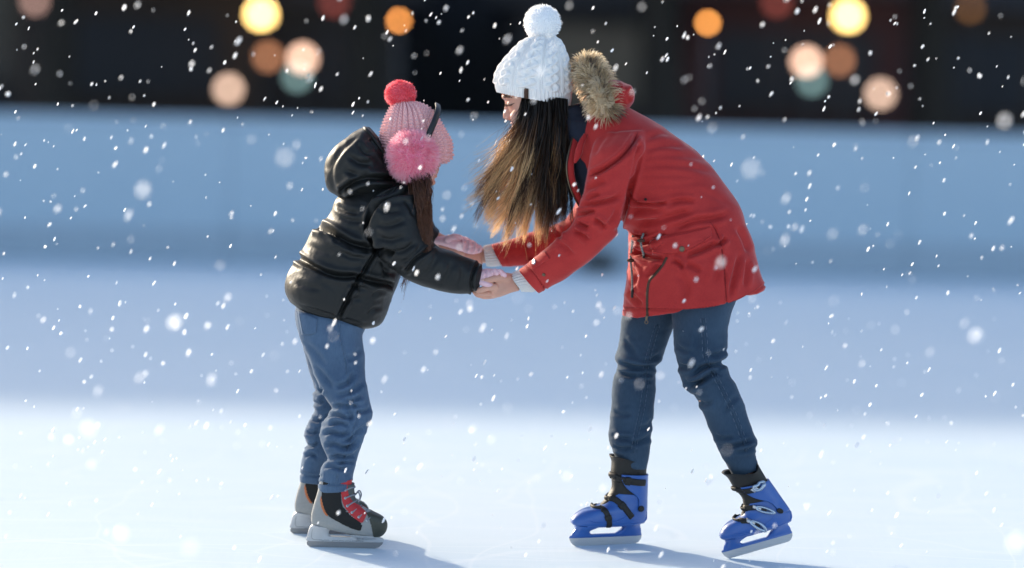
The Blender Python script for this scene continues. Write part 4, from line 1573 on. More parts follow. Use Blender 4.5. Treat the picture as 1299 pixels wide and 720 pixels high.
def zone(V, F, XY, poly, off):
    """the faces of a surface inside a drawn outline, lifted off as a panel with rims"""
    F = np.asarray([f for f in F if len(f) == 4])
    c = XY[F].mean(1)
    sel = F[in_poly(c, catmull(np.vstack([poly, poly[:1]]), 6)[:-1] if len(poly) > 3 else poly)]
    N = normals(V, F)
    ctr = V.mean(0)
    if np.mean(np.sum(N * (V - ctr), 1)) < 0:
        N = -N
        sel = sel[:, ::-1]
    ids = np.unique(sel)
    mp_ = -np.ones(len(V), int)
    mp_[ids] = np.arange(len(ids))
    T = V[ids] + N[ids] * off
    B = V[ids] - N[ids] * .001
    f = mp_[sel]
    cnt = {}
    for q in f.tolist():
        for i in range(4):
            a, b = q[i], q[(i + 1) % 4]
            cnt[(a, b)] = 1
    rim = [(a, b) for (a, b) in cnt if (b, a) not in cnt]
    k = len(ids)
    return np.concatenate([T, B]), [tuple(q) for q in f.tolist()] + [(b, a, a + k, b + k) for a, b in rim]


class Skate:
    def __init__(s, parent, mtx, mirror, flex=0.0):
        s.flex = flex
        s.parent, s.m, s.mir = parent, np.array(mtx), mirror
        s.root = None

    def put(s, name, V, F, material, root=False, sub=True, smooth=True):
        V = np.array(V, float)
        V[:, 0] += np.clip(V[:, 2] - .095, 0, 1) * s.flex
        V = V @ s.m[:3, :3].T + s.m[:3, 3]
        if s.mir:
            F = [tuple(reversed(tuple(f))) for f in F]
        o = obj(name, np_mesh(name, V, [tuple(map(int, f)) for f in F], smooth), material, s.parent if root else s.root)
        if root:
            s.root = o
        return o

    def acc(s, name, a, material, **k):
        return s.put(name, a.V(), a.f, material, **k)


KW = 1 / 4.8 / 420


def wmap(X, Y):
    return ((540 - X) * KW, (638 - (Y + (X - 90) * .056)) * KW)


def woman_skate(parent, mtx, mirror, flex=0.0):
    s = Skate(parent, mtx, mirror, flex)
    a = Acc()
    lloft(a, [(105, 514, 530, 488, .028), (80, 507, 543, 482, .036), (66, 490, 549, 468, .042), (72, 465, 551, 447, .045), (104, 433, 551, 422, .045), (150, 408, 550, 398, .044), (215, 391, 549, 372, .042), (266, 370, 547, 348, .040), (298, 338, 546, 326, .039), (322, 300, 546, 302, .038)], wmap, 64, 8, 2.5)
    V, F = a.V(), a.f
    s.put('skate_boot', V, F, M['blue_shell'], root=True)
    shell = {k: LSurf(V, F, wmap, k) for k in (-1, 1)}
    # sole lip running round the shell
    a = Acc()
    for k in (-1, 1):
        pts = []
        for X, Y in ((150, 512), (220, 512), (300, 508), (380, 498), (460, 482), (535, 464), (548, 430), (546, 402)):
            p, no = shell[k].hit(X, Y)
            pts.append(p)
        tube(a, pts, .0028, 8, 4)
    s.acc('sole_lip', a, M['blue_shell'])
    # moulded rib on the toe
    a = Acc()
    for k in (-1, 1):
        pts = [shell[k].hit(X, Y)[0] for X, Y in ((110, 440), (160, 470), (230, 480), (310, 470), (380, 440), (440, 410))]
        tube(a, pts, [.0005, .0018, .002, .002, .0018, .0005], 8, 4)
    s.acc('toe_rib', a, M['blue_shell'])
    # liner and tongue
    a = Acc()
    LN = [(236, 392, 440, 385, .022), (278, 352, 500, 350, .030), (308, 312, 538, 314, .0365), (330, 262, 540, 262, .038), (322, 190, 541, 190, .042), (326, 110, 546, 112, .0475), (311, 62, 552, 60, .053)]
    rows = catmull(lrows(LN, wmap), 7)
    G = ring_grid(rows, 56, 2.3)
    th = np.linspace(0, 2 * math.pi, 56, endpoint=False)
    for i in range(len(rows)):
        f = max(0, (i / (len(rows) - 1) - .75) / .25)
        G[i, :, 2] -= f * (.016 * np.abs(np.sin(th)) ** 1.5 - .006 * np.cos(th * 3))
    V, F = G.reshape(-1, 3), grid_faces(len(rows), 56)
    inner = V[-56:].copy()
    cin = inner.mean(0)
    inner = cin + (inner - cin) * .86 - np.array([0, 0, .004])
    low = cin + (inner - cin) * .95 - np.array([0, 0, .05])
    b0 = len(V)
    V = np.concatenate([V, inner, low])
    F = list(F) + [(b0 - 56 + j, b0 - 56 + (j + 1) % 56, b0 + (j + 1) % 56, b0 + j) for j in range(56)] + [(b0 + j, b0 + (j + 1) % 56, b0 + 56 + (j + 1) % 56, b0 + 56 + j) for j in range(56)]
    s.put('liner', V, F, M['black_rubber'])
    liner = {k: LSurf(V, F, wmap, k) for k in (-1, 1)}
    # hinged cuff round the heel, open at the front
    rws, lim = [], []
    for X0, X1, Y, t, Xo in ((310, 550, 405, .0425, 468), (315, 550, 365, .0415, 470), (322, 549, 325, .041, 462), (326, 549, 290, .0425, 432), (330, 549, 255, .0435, 392), (324, 548, 215, .0455, 368), (320, 548, 178, .048, 362)):
        a_, b_ = wmap(X0, Y), wmap(X1, Y)
        rws.append([a_[0], 0, a_[1], b_[0], 0, b_[1], t])
        lim.append(math.acos(np.clip((Xo - (X0 + X1) / 2) / ((X1 - X0) / 2), -1, 1)))
    rws = catmull(np.column_stack([np.array(rws), lim]), 5)
    nn = 44
    def cg(off):
        out = np.zeros((len(rws), nn, 3))
        for i, r in enumerate(rws):
            r2 = r[:7].copy()
            r2[0] += off; r2[3] -= off; r2[6] += off
            out[i] = ring_grid(r2[None], nn, 2.3, -r[7], r[7], closed=False)[0]
        return out
    go, gi = cg(.003), cg(-.001)
    V = np.concatenate([go.reshape(-1, 3), gi.reshape(-1, 3)])
    m, o_ = len(rws), len(rws) * nn
    F = grid_faces(m, nn, False) + [(b_ + o_, a_ + o_, d_ + o_, c_ + o_) for a_, b_, c_, d_ in grid_faces(m, nn, False)]
    for i in range(m - 1):
        F += [(i * nn, (i + 1) * nn, (i + 1) * nn + o_, i * nn + o_), ((i + 1) * nn + nn - 1, i * nn + nn - 1, i * nn + nn - 1 + o_, (i + 1) * nn + nn - 1 + o_)]
    for j in range(nn - 1):
        F += [(j + 1, j, j + o_, j + 1 + o_), ((m - 1) * nn + j, (m - 1) * nn + j + 1, (m - 1) * nn + j + 1 + o_, (m - 1) * nn + j + o_)]
    s.put('cuff', V, F, M['blue_shell'])
    allV, allF, nb = [], [], 0
    cuffs = {k: LSurf(V, F, wmap, k) for k in (-1, 1)}
    class Both:
        def __init__(q, k):
            q.k = k
        def hit(q, X, Y, d=0.0):
            c = [z[q.k].hit(X, Y) for z in (shell, liner, cuffs)]
            x, zz = wmap(X, Y)
            c = [h for h in c if abs(h[0][0] - x) < .004 and abs(h[0][2] - zz) < .004] or [liner[q.k].hit(X, Y)]
            return max(c, key=lambda h: h[0][1] * q.k)
    for k in (-1, 1):
        a = Acc()
        p, no = cuffs[k].hit(488, 385)
        disc(a, p, np.array([0, k, 0]), .0095, .004, 24)
        s.acc('hinge_pin', a, M['black_rubber'])
    inn, outr = Both(-1), Both(1)
    # straps: wrap from the buckle on the outer side over the front to a tapered end on the inner side
    for path, w, opath, bk in (([(312, 196), (345, 208), (400, 214), (450, 220), (508, 224)], 40, [(312, 196), (350, 206), (390, 208), (425, 204), (465, 188)], ((425, 205), (500, 170))),
                               ([(296, 330), (325, 335), (370, 372), (402, 410), (428, 440)], 38, [(296, 330), (330, 328), (375, 335), (415, 362)], ((370, 332), (445, 385))),
                               ([(236, 392), (256, 408), (272, 446), (284, 492), (292, 538)], 34, [(226, 398), (250, 402), (285, 415), (322, 450)], ((280, 412), (350, 480)))):
        a = Acc()
        band(a, inn, path, w, .0015, .0032, 6.0, 7)
        st = s.acc('strap', a, M['black_rubber'])
        a = Acc()
        band(a, outr, opath, w * .9, .0015, .0032, 6.0, 7)
        s.acc('strap', a, M['black_rubber'])
        # bridge over the front of the foot
        a = Acc()
        p0, n0 = inn.hit(*path[0])
        p1, n1 = outr.hit(*opath[0])
        midx = max(p0[0], p1[0]) + .010
        tube(a, [p0 + n0 * .003, np.array([midx - .002, p0[1] * .6, (p0[2] + p1[2]) / 2 + .001]), np.array([midx + .002, 0, (p0[2] + p1[2]) / 2 + .002]), np.array([midx - .002, p1[1] * .6, (p0[2] + p1[2]) / 2 + .001]), p1 + n1 * .003], .0075, 10, 4, flat=.55)
        s.acc('strap', a, M['black_rubber'])
        # keeper on the inner side
        a = Acc()
        kx = path[2]
        kx0, kx1 = path[1], path[2]
        mx_ = ((kx0[0] * .4 + kx1[0] * .6), (kx0[1] * .4 + kx1[1] * .6))
        band(a, inn, [mx_, (mx_[0] * .6 + path[3][0] * .4, mx_[1] * .6 + path[3][1] * .4)], w * 1.25, .004, .0035, 5.0, 7)
        s.acc('keeper', a, M['black_rubber'])
        # buckle: a bright loop with a ladder plate
        (ax, ay), (bx, by) = bk
        dx, dy = bx - ax, by - ay
        l = math.hypot(dx, dy)
        ux, uy = dx / l, dy / l
        vx, vy = -uy, ux
        loop = []
        for t in np.linspace(0, 2 * math.pi, 17):
            al, ac = (.5 - .5 * math.cos(t)) * l, math.sin(t) * (17 + 5 * math.cos(t))
            p, no = outr.hit(ax + ux * al + vx * ac, ay + uy * al + vy * ac)
            loop.append(p + no * (.004 + .005 * (.5 - .5 * math.cos(t))))
        a = Acc()
        tube(a, loop, .0050, 8, 2, cap=False)
        s.acc('buckle', a, M['blue_clear'])
        a = Acc()
        band(a, outr, [(ax - ux * 18, ay - uy * 18), (ax + ux * 24, ay + uy * 24)], 30, .003, .004, 4.0, 7)
        s.acc('buckle_plate', a, M['steel'])
    # holder
    a = Acc()
    lloft(a, [(52, 590, 530, 566, .0055), (52, 583, 531, 560, .0070), (58, 576, 528, 552, .0090), (72, 570, 520, 546, .0095)], wmap, 40, 4, 3.0)
    lloft(a, [(66, 574, 225, 568, .009), (78, 550, 190, 556, .012), (92, 528, 190, 540, .018), (86, 506, 250, 512, .030)], wmap, 32, 4, 2.6)
    lloft(a, [(330, 566, 527, 550, .009), (362, 548, 524, 522, .012), (396, 524, 516, 498, .018), (412, 490, 532, 470, .030)], wmap, 32, 4, 2.6)
    V, F = merged(a, .0018, 2)
    s.put('blade_holder', V, F, M['blue_shell'])
    a = Acc()
    extrude(a, [(54, 586), (56, 596), (64, 614), (78, 630), (95, 638), (300, 626.5), (490, 615.6), (510, 606), (526, 585), (530, 566), (528, 556), (60, 580)], wmap, -.0021, .0021)
    s.acc('blade', a, M['steel'], smooth=False)
    return s.root


def skate_matrix(fwd, side, up, origin):
    m = np.eye(4)
    m[:3, 0], m[:3, 1], m[:3, 2], m[:3, 3] = fwd, side, up, origin
    return m


UP = np.array([0, 0, 1.0])
# far (right) foot flat on the ice
h_, t_ = PG(814, 688.5), PG(728.75, 692.5)
f_ = (t_ - h_) / np.linalg.norm(t_ - h_)
sd = np.cross(UP, f_)            # left side of the foot
x90 = wmap(90, 638)[0]
org = t_ - f_ * x90
FARFOOT = org
woman_skate(woman, skate_matrix(f_, -sd, UP, org), True)
# near (left) foot, toe on the ice, heel lifted
t_ = PG(924, 708.0)
f0 = np.array([-math.cos(R_(6)), -math.sin(R_(6)), 0])
sd = np.cross(UP, f0)
pa = R_(16.0)
f_ = f0 * math.cos(pa) - UP * math.sin(pa)
u_ = UP * math.cos(pa) + f0 * math.sin(pa)
sc_ = .93
org = t_ - f_ * wmap(86, 634)[0] * sc_ - u_ * .001
woman_skate(woman, skate_matrix(f_ * sc_, sd * sc_, u_ * sc_, org), False, .36)

# ================================================================== the child in the black jacket
CD = 0.0
child = empty('person', (float(P(440, 690, 0)[0]), 0.0, 0.0), label='person in a black puffer jacket, pink knit hat and furry earmuffs on grey skates', category='person')
a = Acc()
loft(a, [(505, 132, 540, 133, CD, .035), (492, 150, 556, 152, CD, .066), (488, 176, 562, 177, CD, .076), (490, 198, 559, 201, CD + .004, .075), (496, 213, 555, 214, CD + .006, .069), (504, 226, 549, 228, CD + .006, .055), (514, 235, 540, 236, CD + .006, .03)], n=36, sub=5, p=2.0)
loft(a, [(548, 196, 557.5, 196, CD + .016, .007), (548, 204, 558, 205, CD + .018, .009), (548, 209, 559.5, 210, CD + .019, .012), (548, 213, 556, 213, CD + .017, .011)], n=16, sub=4, p=2.0)
ell(a, P(552.5, 219, CD + .014), (.009, .016, .005))
ell(a, P(551.3, 223.5, CD + .014), (.009, .015, .005))
ell(a, P(547, 231, CD + .010), (.014, .018, .011))
for s_ in (-1, 1):
    ell(a, P(548, 214, CD + .008 + s_ * .036), (.022, .020, .020))
    ell(a, P(556, 199, CD + .012 + s_ * .026), (.009, .012, .009))
loft(a, [(500, 218, 538, 222, CD, .048), (490, 240, 530, 245, CD, .05), (455, 265, 530, 275, CD, .11), (420, 310, 505, 330, CD, .11), (398, 370, 470, 388, CD, .11), (395, 402, 448, 408, CD, .09)], n=24, sub=4)
for arm in ([(498, 262, -.09, .045), (512, 300, -.125, .038), (550, 335, -.125, .033), (598, 350, -.125, .024), (612, 350, -.122, .020)], [(498, 262, .10, .045), (515, 285, .13, .038), (540, 298, .125, .03), (560, 305, .12, .02), (570, 308, .118, .02)]):
    tube(a, [P(x, y, d) for x, y, d, r in arm], [q[3] for q in arm], 14, 4)
for leg in ([(422, 412, -.06, .055), (432, 470, -.09, .045), (443, 518, -.12, .038), (434, 575, -.145, .034), (427, 630, -.165, .028), (428, 660, -.168, .024)], [(415, 415, .06, .055), (416, 470, .06, .044), (417, 510, .05, .036), (404, 570, .035, .030), (398, 620, .022, .026), (402, 645, .02, .024)]):
    tube(a, [P(x, y, d) for x, y, d, r in leg], [q[3] for q in leg], 14, 4)
V, F = merged(a, .0032, 3)
obj('body', np_mesh('body', V, F), M['skin'], child)

# jeans
a = Acc()
loft(a, [(385, 365, 480, 380, CD, .125), (376, 392, 466, 410, CD, .130), (379, 415, 459, 425, CD, .125), (385, 432, 456, 440, CD, .10)], n=32, sub=4)
loft(a, [(376, 392, 464, 412, -.05, .085), (380, 424, 460, 428, -.062, .086), (394, 459, 463, 455, -.078, .080), (405, 487, 465, 482, -.095, .076), (414, 506, 468.5, 505, -.11, .072), (422, 519, 472, 521, -.118, .067), (414, 530, 471.5, 531, -.124, .070), (407.5, 547, 466, 546, -.132, .070), (409, 562, 460, 561, -.14, .067), (418, 581, 453.5, 580, -.148, .057), (409, 591, 450.5, 590, -.154, .061), (406, 604, 448, 604, -.16, .060), (404.5, 617, 447.5, 616.5, -.163, .060), (405, 621, 447, 620.5, -.163, .057)], n=36, sub=4)
loft(a, [(378, 396, 452, 412, .06, .085), (382, 428, 442, 430, .065, .082), (388, 460, 442, 462, .065, .075), (398, 488, 441, 488, .06, .070), (396, 505, 440, 508, .055, .070), (399, 518, 437, 520, .05, .063), (391, 534, 433, 536, .045, .066), (386, 549, 427, 550, .04, .063), (389, 563, 422, 563, .036, .056), (384.5, 577, 418, 578, .03, .058), (381.5, 590, 413, 592, .026, .056), (380, 606, 412, 608, .022, .056), (380.5, 610, 411.5, 612, .022, .053)], n=36, sub=4)
V, F = merged(a, .0042, 3)
V = push(V, F, .0055 * nz(V, (9, 9, 8), 7.3, 2) + .0012 * np.abs(nz(V, (20, 20, 24), 1.2, 2)))
J = [([(422, 518), (432, 514), (446, 515), (458, 511)], 2.5, 0.0091, .45), ([(410, 530), (424, 526), (440, 530), (452, 527)], 2.3, 0.0075, .45), ([(471, 516), (462, 522), (450, 521)], 2.2, 0.0057, .45), ([(407, 552), (420, 548), (434, 551), (446, 546)], 2.5, 0.0083, .45), ([(466, 540), (456, 546), (446, 556), (436, 560)], 2.5, 0.0067, .45), ([(410, 567), (422, 563), (436, 567), (448, 565)], 2.3, 0.0075, .45), ([(418, 583), (428, 578), (440, 580), (452, 576)], 2.3, 0.0083, .45), ([(408, 594), (420, 591), (432, 595), (446, 592)], 2.2, 0.0057, .45), ([(464, 480), (452, 492), (440, 499), (422, 502)], 3.1, 0.0049, .45), ([(398, 462), (412, 478), (424, 494)], 3.1, 0.0049, .45), ([(384, 432), (400, 446), (414, 466)], 3.2, 0.0033, .45), ([(460, 440), (448, 452), (436, 458)], 3.1, 0.0033, .45), ([(444, 505), (440, 515), (446, 530), (442, 542)], 2.5, 0.0049, .45), ([(458, 552), (448, 562), (440, 574)], 2.2, 0.0049, .45),
     ([(397, 508), (404, 512), (412, 508)], 2.2, 0.0067, .45), ([(393, 530), (402, 534), (410, 530)], 2.2, 0.0075, .45), ([(387, 546), (396, 550), (406, 546)], 2.2, 0.0075, .45), ([(386, 562), (396, 566), (406, 560)], 2.0, 0.0067, .45), ([(385, 580), (394, 576), (404, 580)], 2.0, 0.0067, .45), ([(396, 492), (404, 498), (410, 492)], 2.0, 0.0049, .45),
     ([(404, 612), (418, 614), (432, 614), (448, 611)], 1.2, .0035, .2, 0), ([(381, 601), (394, 604), (408, 604)], 1.2, .0035, .2, 0), ([(452, 470), (440, 486), (424, 492)], 3.0, .006), ([(462, 500), (448, 508), (434, 508)], 2.6, .007), ([(416, 540), (430, 536), (444, 540)], 2.2, .007), ([(455, 558), (444, 566), (430, 570)], 2.4, .007), ([(452, 586), (440, 586), (428, 588)], 2.0, .006)]
V = crease(V, F, J)
jeans = obj('jeans', np_mesh('jeans', V, F), M['denim'], child)
sf = Surf(V, F)
a = Acc()
S1 = [(430, 406), (434, 430), (440, 460), (444, 488), (448, 505), (455, 522), (450, 545), (440, 575), (431, 600), (428, 613)]
seam(a, sf, S1, .0022, .0002)
obj('seam', am(a, 'seam'), M['denim'], jeans)
a = Acc()
for dx in (-2.4,):
    stitches(a, sf, [(x + dx, y) for x, y in S1], 4, 2, .0008, .0003)
stitches(a, sf, [(405, 614), (418, 616.5), (432, 616.5), (446, 613.5)], 3, 1, .0008, .0003)
stitches(a, sf, [(382, 597), (394, 600), (404, 600)], 3, 1, .0008, .0003)
obj('stitching', am(a, 'stitching'), M['denim_thread'], jeans, kind='stuff')
a = Acc()
patch(a, sf, [(378, 393), (403, 404), (402, 422), (383.5, 424)], 14, 14, .0008, .0025, sag=(0, 2))
pk = obj('back_pocket', am(a, 'back_pocket'), M['denim'], jeans)
psf = Surf(a.V(), a.f)
a = Acc()
stitches(a, psf, [(380, 397), (381.5, 408), (385, 422), (392, 424.5), (400.5, 420.5), (401.5, 407)], 3, 1, .0007, .0003)
obj('stitching', am(a, 'stitching'), M['denim_thread'], pk, kind='stuff')

# jacket
a = Acc()
loft(a, [(378, 388, 470, 415, CD, .115), (368, 381, 484, 410, CD, .142), (362.5, 366, 492, 394, CD, .160), (367, 345, 499, 374, CD, .160), (378, 327, 507, 352, CD, .150), (388, 307, 514, 332, CD, .156), (397, 291, 520, 312, CD, .152), (412, 281, 525, 294, CD, .146), (421, 268, 530, 276, CD, .146), (428, 251, 532, 260, CD, .136), (448, 236, 530, 244, CD, .112), (478, 222, 526, 232, CD, .075)], n=56, sub=6, p=2.2)
loft(a, [(464, 258, 516, 236, CD - .075, .075), (466, 278, 531, 253, CD - .115, .080), (471, 300, 537, 275, CD - .135, .078), (484, 324, 545, 296, CD - .14, .072), (507, 347, 556, 311, CD - .138, .066), (535, 362.5, 574, 316.5, CD - .135, .062), (565, 370.5, 593, 325, CD - .13, .058), (590, 373, 606, 330.5, CD - .126, .052), (603, 371.5, 611.5, 336, CD - .124, .044), (608, 366, 612.5, 342, CD - .124, .036)], n=36, sub=5, p=2.1)
loft(a, [(470, 268, 520, 238, CD + .08, .07), (486, 288, 534, 256, CD + .12, .072), (505, 304, 544, 274, CD + .135, .064), (524, 312, 550, 286, CD + .135, .056), (540, 314, 554, 290.5, CD + .13, .048), (548, 312, 557, 293, CD + .128, .040)], n=32, sub=5, p=2.1)
V, F = merged(a, .0043, 4)
V = push(V, F, .0085 * nz(V, (8, 8, 9), 4.4, 1) - .0022 * np.abs(nz(V, (15, 15, 20), 2.5, 2)))
CJ = [([(398, 286), (414, 290), (430, 300), (446, 309), (462, 313), (480, 317), (500, 322)], 3.6, .014, .4, .02), ([(376, 325), (392, 335), (412, 345), (432, 350), (452, 351), (474, 357), (500, 362)], 3.4, .012, .4, .02), ([(374, 383), (392, 391), (430, 403), (458, 410), (474, 409)], 2.2, .004, .3, .25),
      ([(479, 314), (466, 336), (450, 362), (438, 384), (429, 404)], 2.2, .010, .6, .02),
      ([(529, 246), (512, 246), (496, 249), (482, 258), (471, 274), (467, 290), (472, 304), (480, 319)], 3.0, .015, .6, .05),
      ([(552, 309), (541, 318), (526, 330), (512, 346)], 2.4, .008, .5, .1), ([(607, 334), (601, 344), (598, 358), (600, 371)], 1.8, .007, .4, 0),
      # fine puckers
      ([(404, 292), (416, 302), (434, 306)], 2.4, 0.0035), ([(420, 296), (430, 308), (446, 316)], 2.2, 0.0035), ([(440, 312), (452, 318), (470, 320)], 2.0, 0.0035), ([(430, 318), (446, 326), (462, 326)], 3.0, 0.0029), ([(424, 258), (440, 268), (458, 270)], 3.0, 0.0041), ([(430, 274), (446, 280), (462, 280)], 3.0, 0.0035), ([(476, 262), (492, 268), (510, 266)], 3.0, 0.0035), ([(474, 284), (494, 286), (516, 278)], 3.2, 0.0041), ([(478, 300), (496, 304), (516, 298)], 2.8, 0.0035), ([(494, 318), (510, 318), (528, 306)], 2.8, 0.0041), ([(505, 334), (520, 328), (536, 312)], 2.6, 0.0035), ([(530, 352), (546, 340), (556, 322)], 3.0, 0.0029), ([(556, 362), (568, 348), (574, 330)], 3.0, 0.0029), ([(580, 368), (586, 352), (586, 338)], 2.6, 0.0023),
      ([(380, 336), (396, 346), (414, 352)], 2.6, 0.0035), ([(372, 356), (392, 364), (410, 366)], 3.4, 0.0029), ([(440, 356), (452, 364), (470, 366)], 2.8, 0.0035), ([(434, 388), (446, 380), (462, 378)], 2.8, 0.0029), ([(466, 400), (474, 392), (486, 390)], 2.6, 0.0035), ([(470, 376), (482, 370), (494, 370)], 2.4, 0.0035), ([(484, 340), (494, 346), (504, 346)], 2.4, 0.0035), ([(482, 328), (488, 340), (486, 356)], 2.4, 0.0029), ([(390, 308), (406, 318), (426, 322)], 3.6, 0.0023), ([(512, 252), (520, 262), (526, 276)], 2.4, 0.0029)]
V = crease(V, F, CJ[:7], .30)
V = crease(V, F, CJ[7:], .0)
jacket = obj('puffer_jacket', np_mesh('puffer_jacket', V, F), M['black_pu'], child)
jsf = Surf(V, F)
a = Acc()
seam(a, jsf, [(478, 316), (466, 336), (450, 362), (438, 384), (429, 404)], .0014, .0003)
obj('seam', am(a, 'seam'), M['black_seam'], jacket)
# hood
a = Acc()
loft(a, [(430, 250, 502, 238, CD, .105), (416, 240, 510, 229, CD, .130), (410.5, 219, 503, 214, CD, .138), (415, 200, 493, 197, CD, .132), (428, 183, 482, 181, CD, .115), (446, 170, 473, 168, CD, .085), (460, 163, 467, 161.5, CD, .045)], n=40, sub=5, p=2.15)
V, F = merged(a, .0043, 4)
V = push(V, F, .0065 * nz(V, (8, 8, 10), 6.4, 2) - .0026 * np.abs(nz(V, (16, 16, 22), 3.5, 2)))
V = crease(V, F, [([(462, 166), (446, 178), (430, 194), (420, 214), (422, 236), (430, 248)], 3.4, .0035, .4, .2), ([(508, 226), (490, 226), (468, 226), (448, 232), (430, 246)], 3.2, .012, .5, .1), ([(470, 176), (480, 192), (492, 210), (502, 222)], 2.0, .007, .4, .05), ([(440, 196), (456, 206), (474, 208)], 3.2, .005), ([(436, 214), (454, 222), (474, 218)], 3, .005), ([(454, 180), (462, 192), (474, 196)], 2.6, .005)])
hood = obj('hood', np_mesh('hood', V, F), M['black_pu'], jacket)
hs = Surf(V, F)
a = Acc()
pts = []
for x, y in resample([(463, 163), (471, 172), (482, 187), (495, 206), (506, 222)], 3):
    p, no = hs.hit(x, y, -.1)
    pts.append(p + no * .001)
tube(a, pts, .0065, 10, 1)
obj('hood_edge', am(a, 'hood_edge'), M['black_pu'], hood)

# gloves of the child, lying in the woman's hands
a = Acc()
loft(a, [(598, 343, 601, 362, -.124, .030), (611, 341, 613, 361, -.124, .033), (623, 340.5, 625, 358, -.120, .035), (634, 342, 636, 355, -.116, .031), (641, 345, 642, 351, -.112, .022)], n=24, sub=4)
for k, dz in enumerate((-.148, -.128, -.108, -.09)):
    tube(a, [P(624, 345, dz), P(635, 345.5, dz), P(642 - k, 350, dz)], [.0098, .0095, .007], 10, 4)
tube(a, [P(608, 357, -.150), P(617, 360, -.155), P(624, 361.5, -.150)], [.010, .0098, .007], 10, 4)
V, F = merged(a, .0024, 2)
V = crease(push(V, F, .0012 * nz(V, (40, 40, 60), 3.3, 2)), F, [([(614, 341), (617, 347), (616, 353)], 1.3, .003), ([(624, 340), (627, 345), (626, 351)], 1.3, .003), ([(631, 341), (634, 346), (633, 351)], 1.2, .003)])
obj('glove', np_mesh('glove', V, F), M['pale_pink'], child)
a = Acc()
loft(a, [(548, 297, 552, 309, .122, .030), (562, 299, 566, 313, .112, .034), (575, 297.5, 580, 317, .110, .037), (588, 299.5, 592, 321, .112, .036), (600, 305, 602, 322, .120, .030), (612, 314, 612, 319, .135, .014)], n=24, sub=4)
for k, dz in enumerate((.082, .104, .126, .146)):
    tube(a, [P(586, 306, dz), P(600, 310, dz), P(609 - k, 317, dz)], [.0098, .0095, .007], 10, 4)
tube(a, [P(566, 303, .074), P(576, 300, .066), P(585, 301, .070)], [.010, .0098, .0075], 10, 4)
V, F = merged(a, .0024, 2)
V = crease(push(V, F, .0014 * nz(V, (40, 40, 60), 5.3, 2)), F, [([(588, 300), (592, 310), (588, 320)], 1.6, .004), ([(596, 303), (600, 312), (596, 322)], 1.6, .004), ([(604, 308), (607, 314), (604, 320)], 1.4, .003), ([(579, 299), (584, 304), (585, 312)], 1.4, .003)])
obj('glove', np_mesh('glove', V, F), M['pale_pink'], child)

# hat of thick rib knit


def c_knit(u, v, X):
    K = 30
    c = (u * K) % 1.0
    colh = np.abs(np.sin(math.pi * u * K)) ** .7
    vv = v * 26 + np.abs(c - .5) * 1.1
    st = .5 + .5 * np.cos(2 * math.pi * vv)
    brim = np.clip((.17 - v) / .03, 0, 1)
    h = .0072 * colh + .0055 * st * colh
    wide = (np.floor(u * K) % 3 == 0) * .0022
    return (h + wide) * (1 + .35 * brim) * np.clip((1.05 - v) / .3, .35, 1) + .003 * brim


HATC = [(494, 200, 564, 201.5, CD, .074), (487, 191, 572.5, 194, CD, .083), (483, 178, 573, 181, CD, .089), (483.5, 167, 566, 168, CD, .090), (488, 153, 558, 154, CD, .083), (494, 140, 548, 141, CD, .066), (500, 131, 534, 132, CD, .042), (506, 128, 520, 128, CD, .016)]
HATC = [(lx + 3.5, ly, rx - 4.0, ry, d_, t_ - .007) for lx, ly, rx, ry, d_, t_ in HATC]
V, F = knit_shell(HATC, 0.0, 680, 175, c_knit, p=2.1, thick=.006)
chat = obj('bobble_hat', np_mesh('bobble_hat', V, F), M['pink_knit'], child)
fur_ball(P(508, 119, CD), .0445, 2600, .0115, .0010, M['coral_fur'], M['coral_core'], 'bobble', chat, squash=(1.05, 1.0, .92), droop=.05, spread=.28)
# earmuffs: band over the hat, a fur pad on each ear
hc = P(525, 185, CD)
arc = catmull([P(537, 186, -.100), P(543, 170, -.098), P(550, 154, -.084), P(553.5, 142, -.052), P(553, 136, 0), P(553.5, 142, .052), P(550, 154, .084), P(543, 170, .098), P(537, 186, .100)], 8)
T = np.gradient(arc, axis=0)
T /= np.linalg.norm(T, axis=1)[:, None]
O = arc - hc
O -= T * np.sum(O * T, 1)[:, None]
O /= np.linalg.norm(O, axis=1)[:, None]
W = np.cross(T, O)
V = []
for i in range(len(arc)):
    for dw, do in ((-.0085, 0), (-.0095, .003), (-.0075, .0055), (0, .0062), (.0075, .0055), (.0095, .003), (.0085, 0), (0, -.001)):
        V.append(arc[i] + W[i] * dw + O[i] * (do + .008))
F = grid_faces(len(arc), 8) + [tuple(range(7, -1, -1)), tuple((len(arc) - 1) * 8 + j for j in range(8))]
muff = obj('earmuff_band', np_mesh('earmuff_band', np.array(V), F), M['band'], child)
for sgn in (-1, 1):
    fur_ball(P(523.5, 198, CD + sgn * .105), .075, 8500, .0250, .0008, M['pink_fur'], M['pink_core'], 'earmuff_pad', muff, squash=(.97, .62, 1.02), droop=.12, spread=.38)

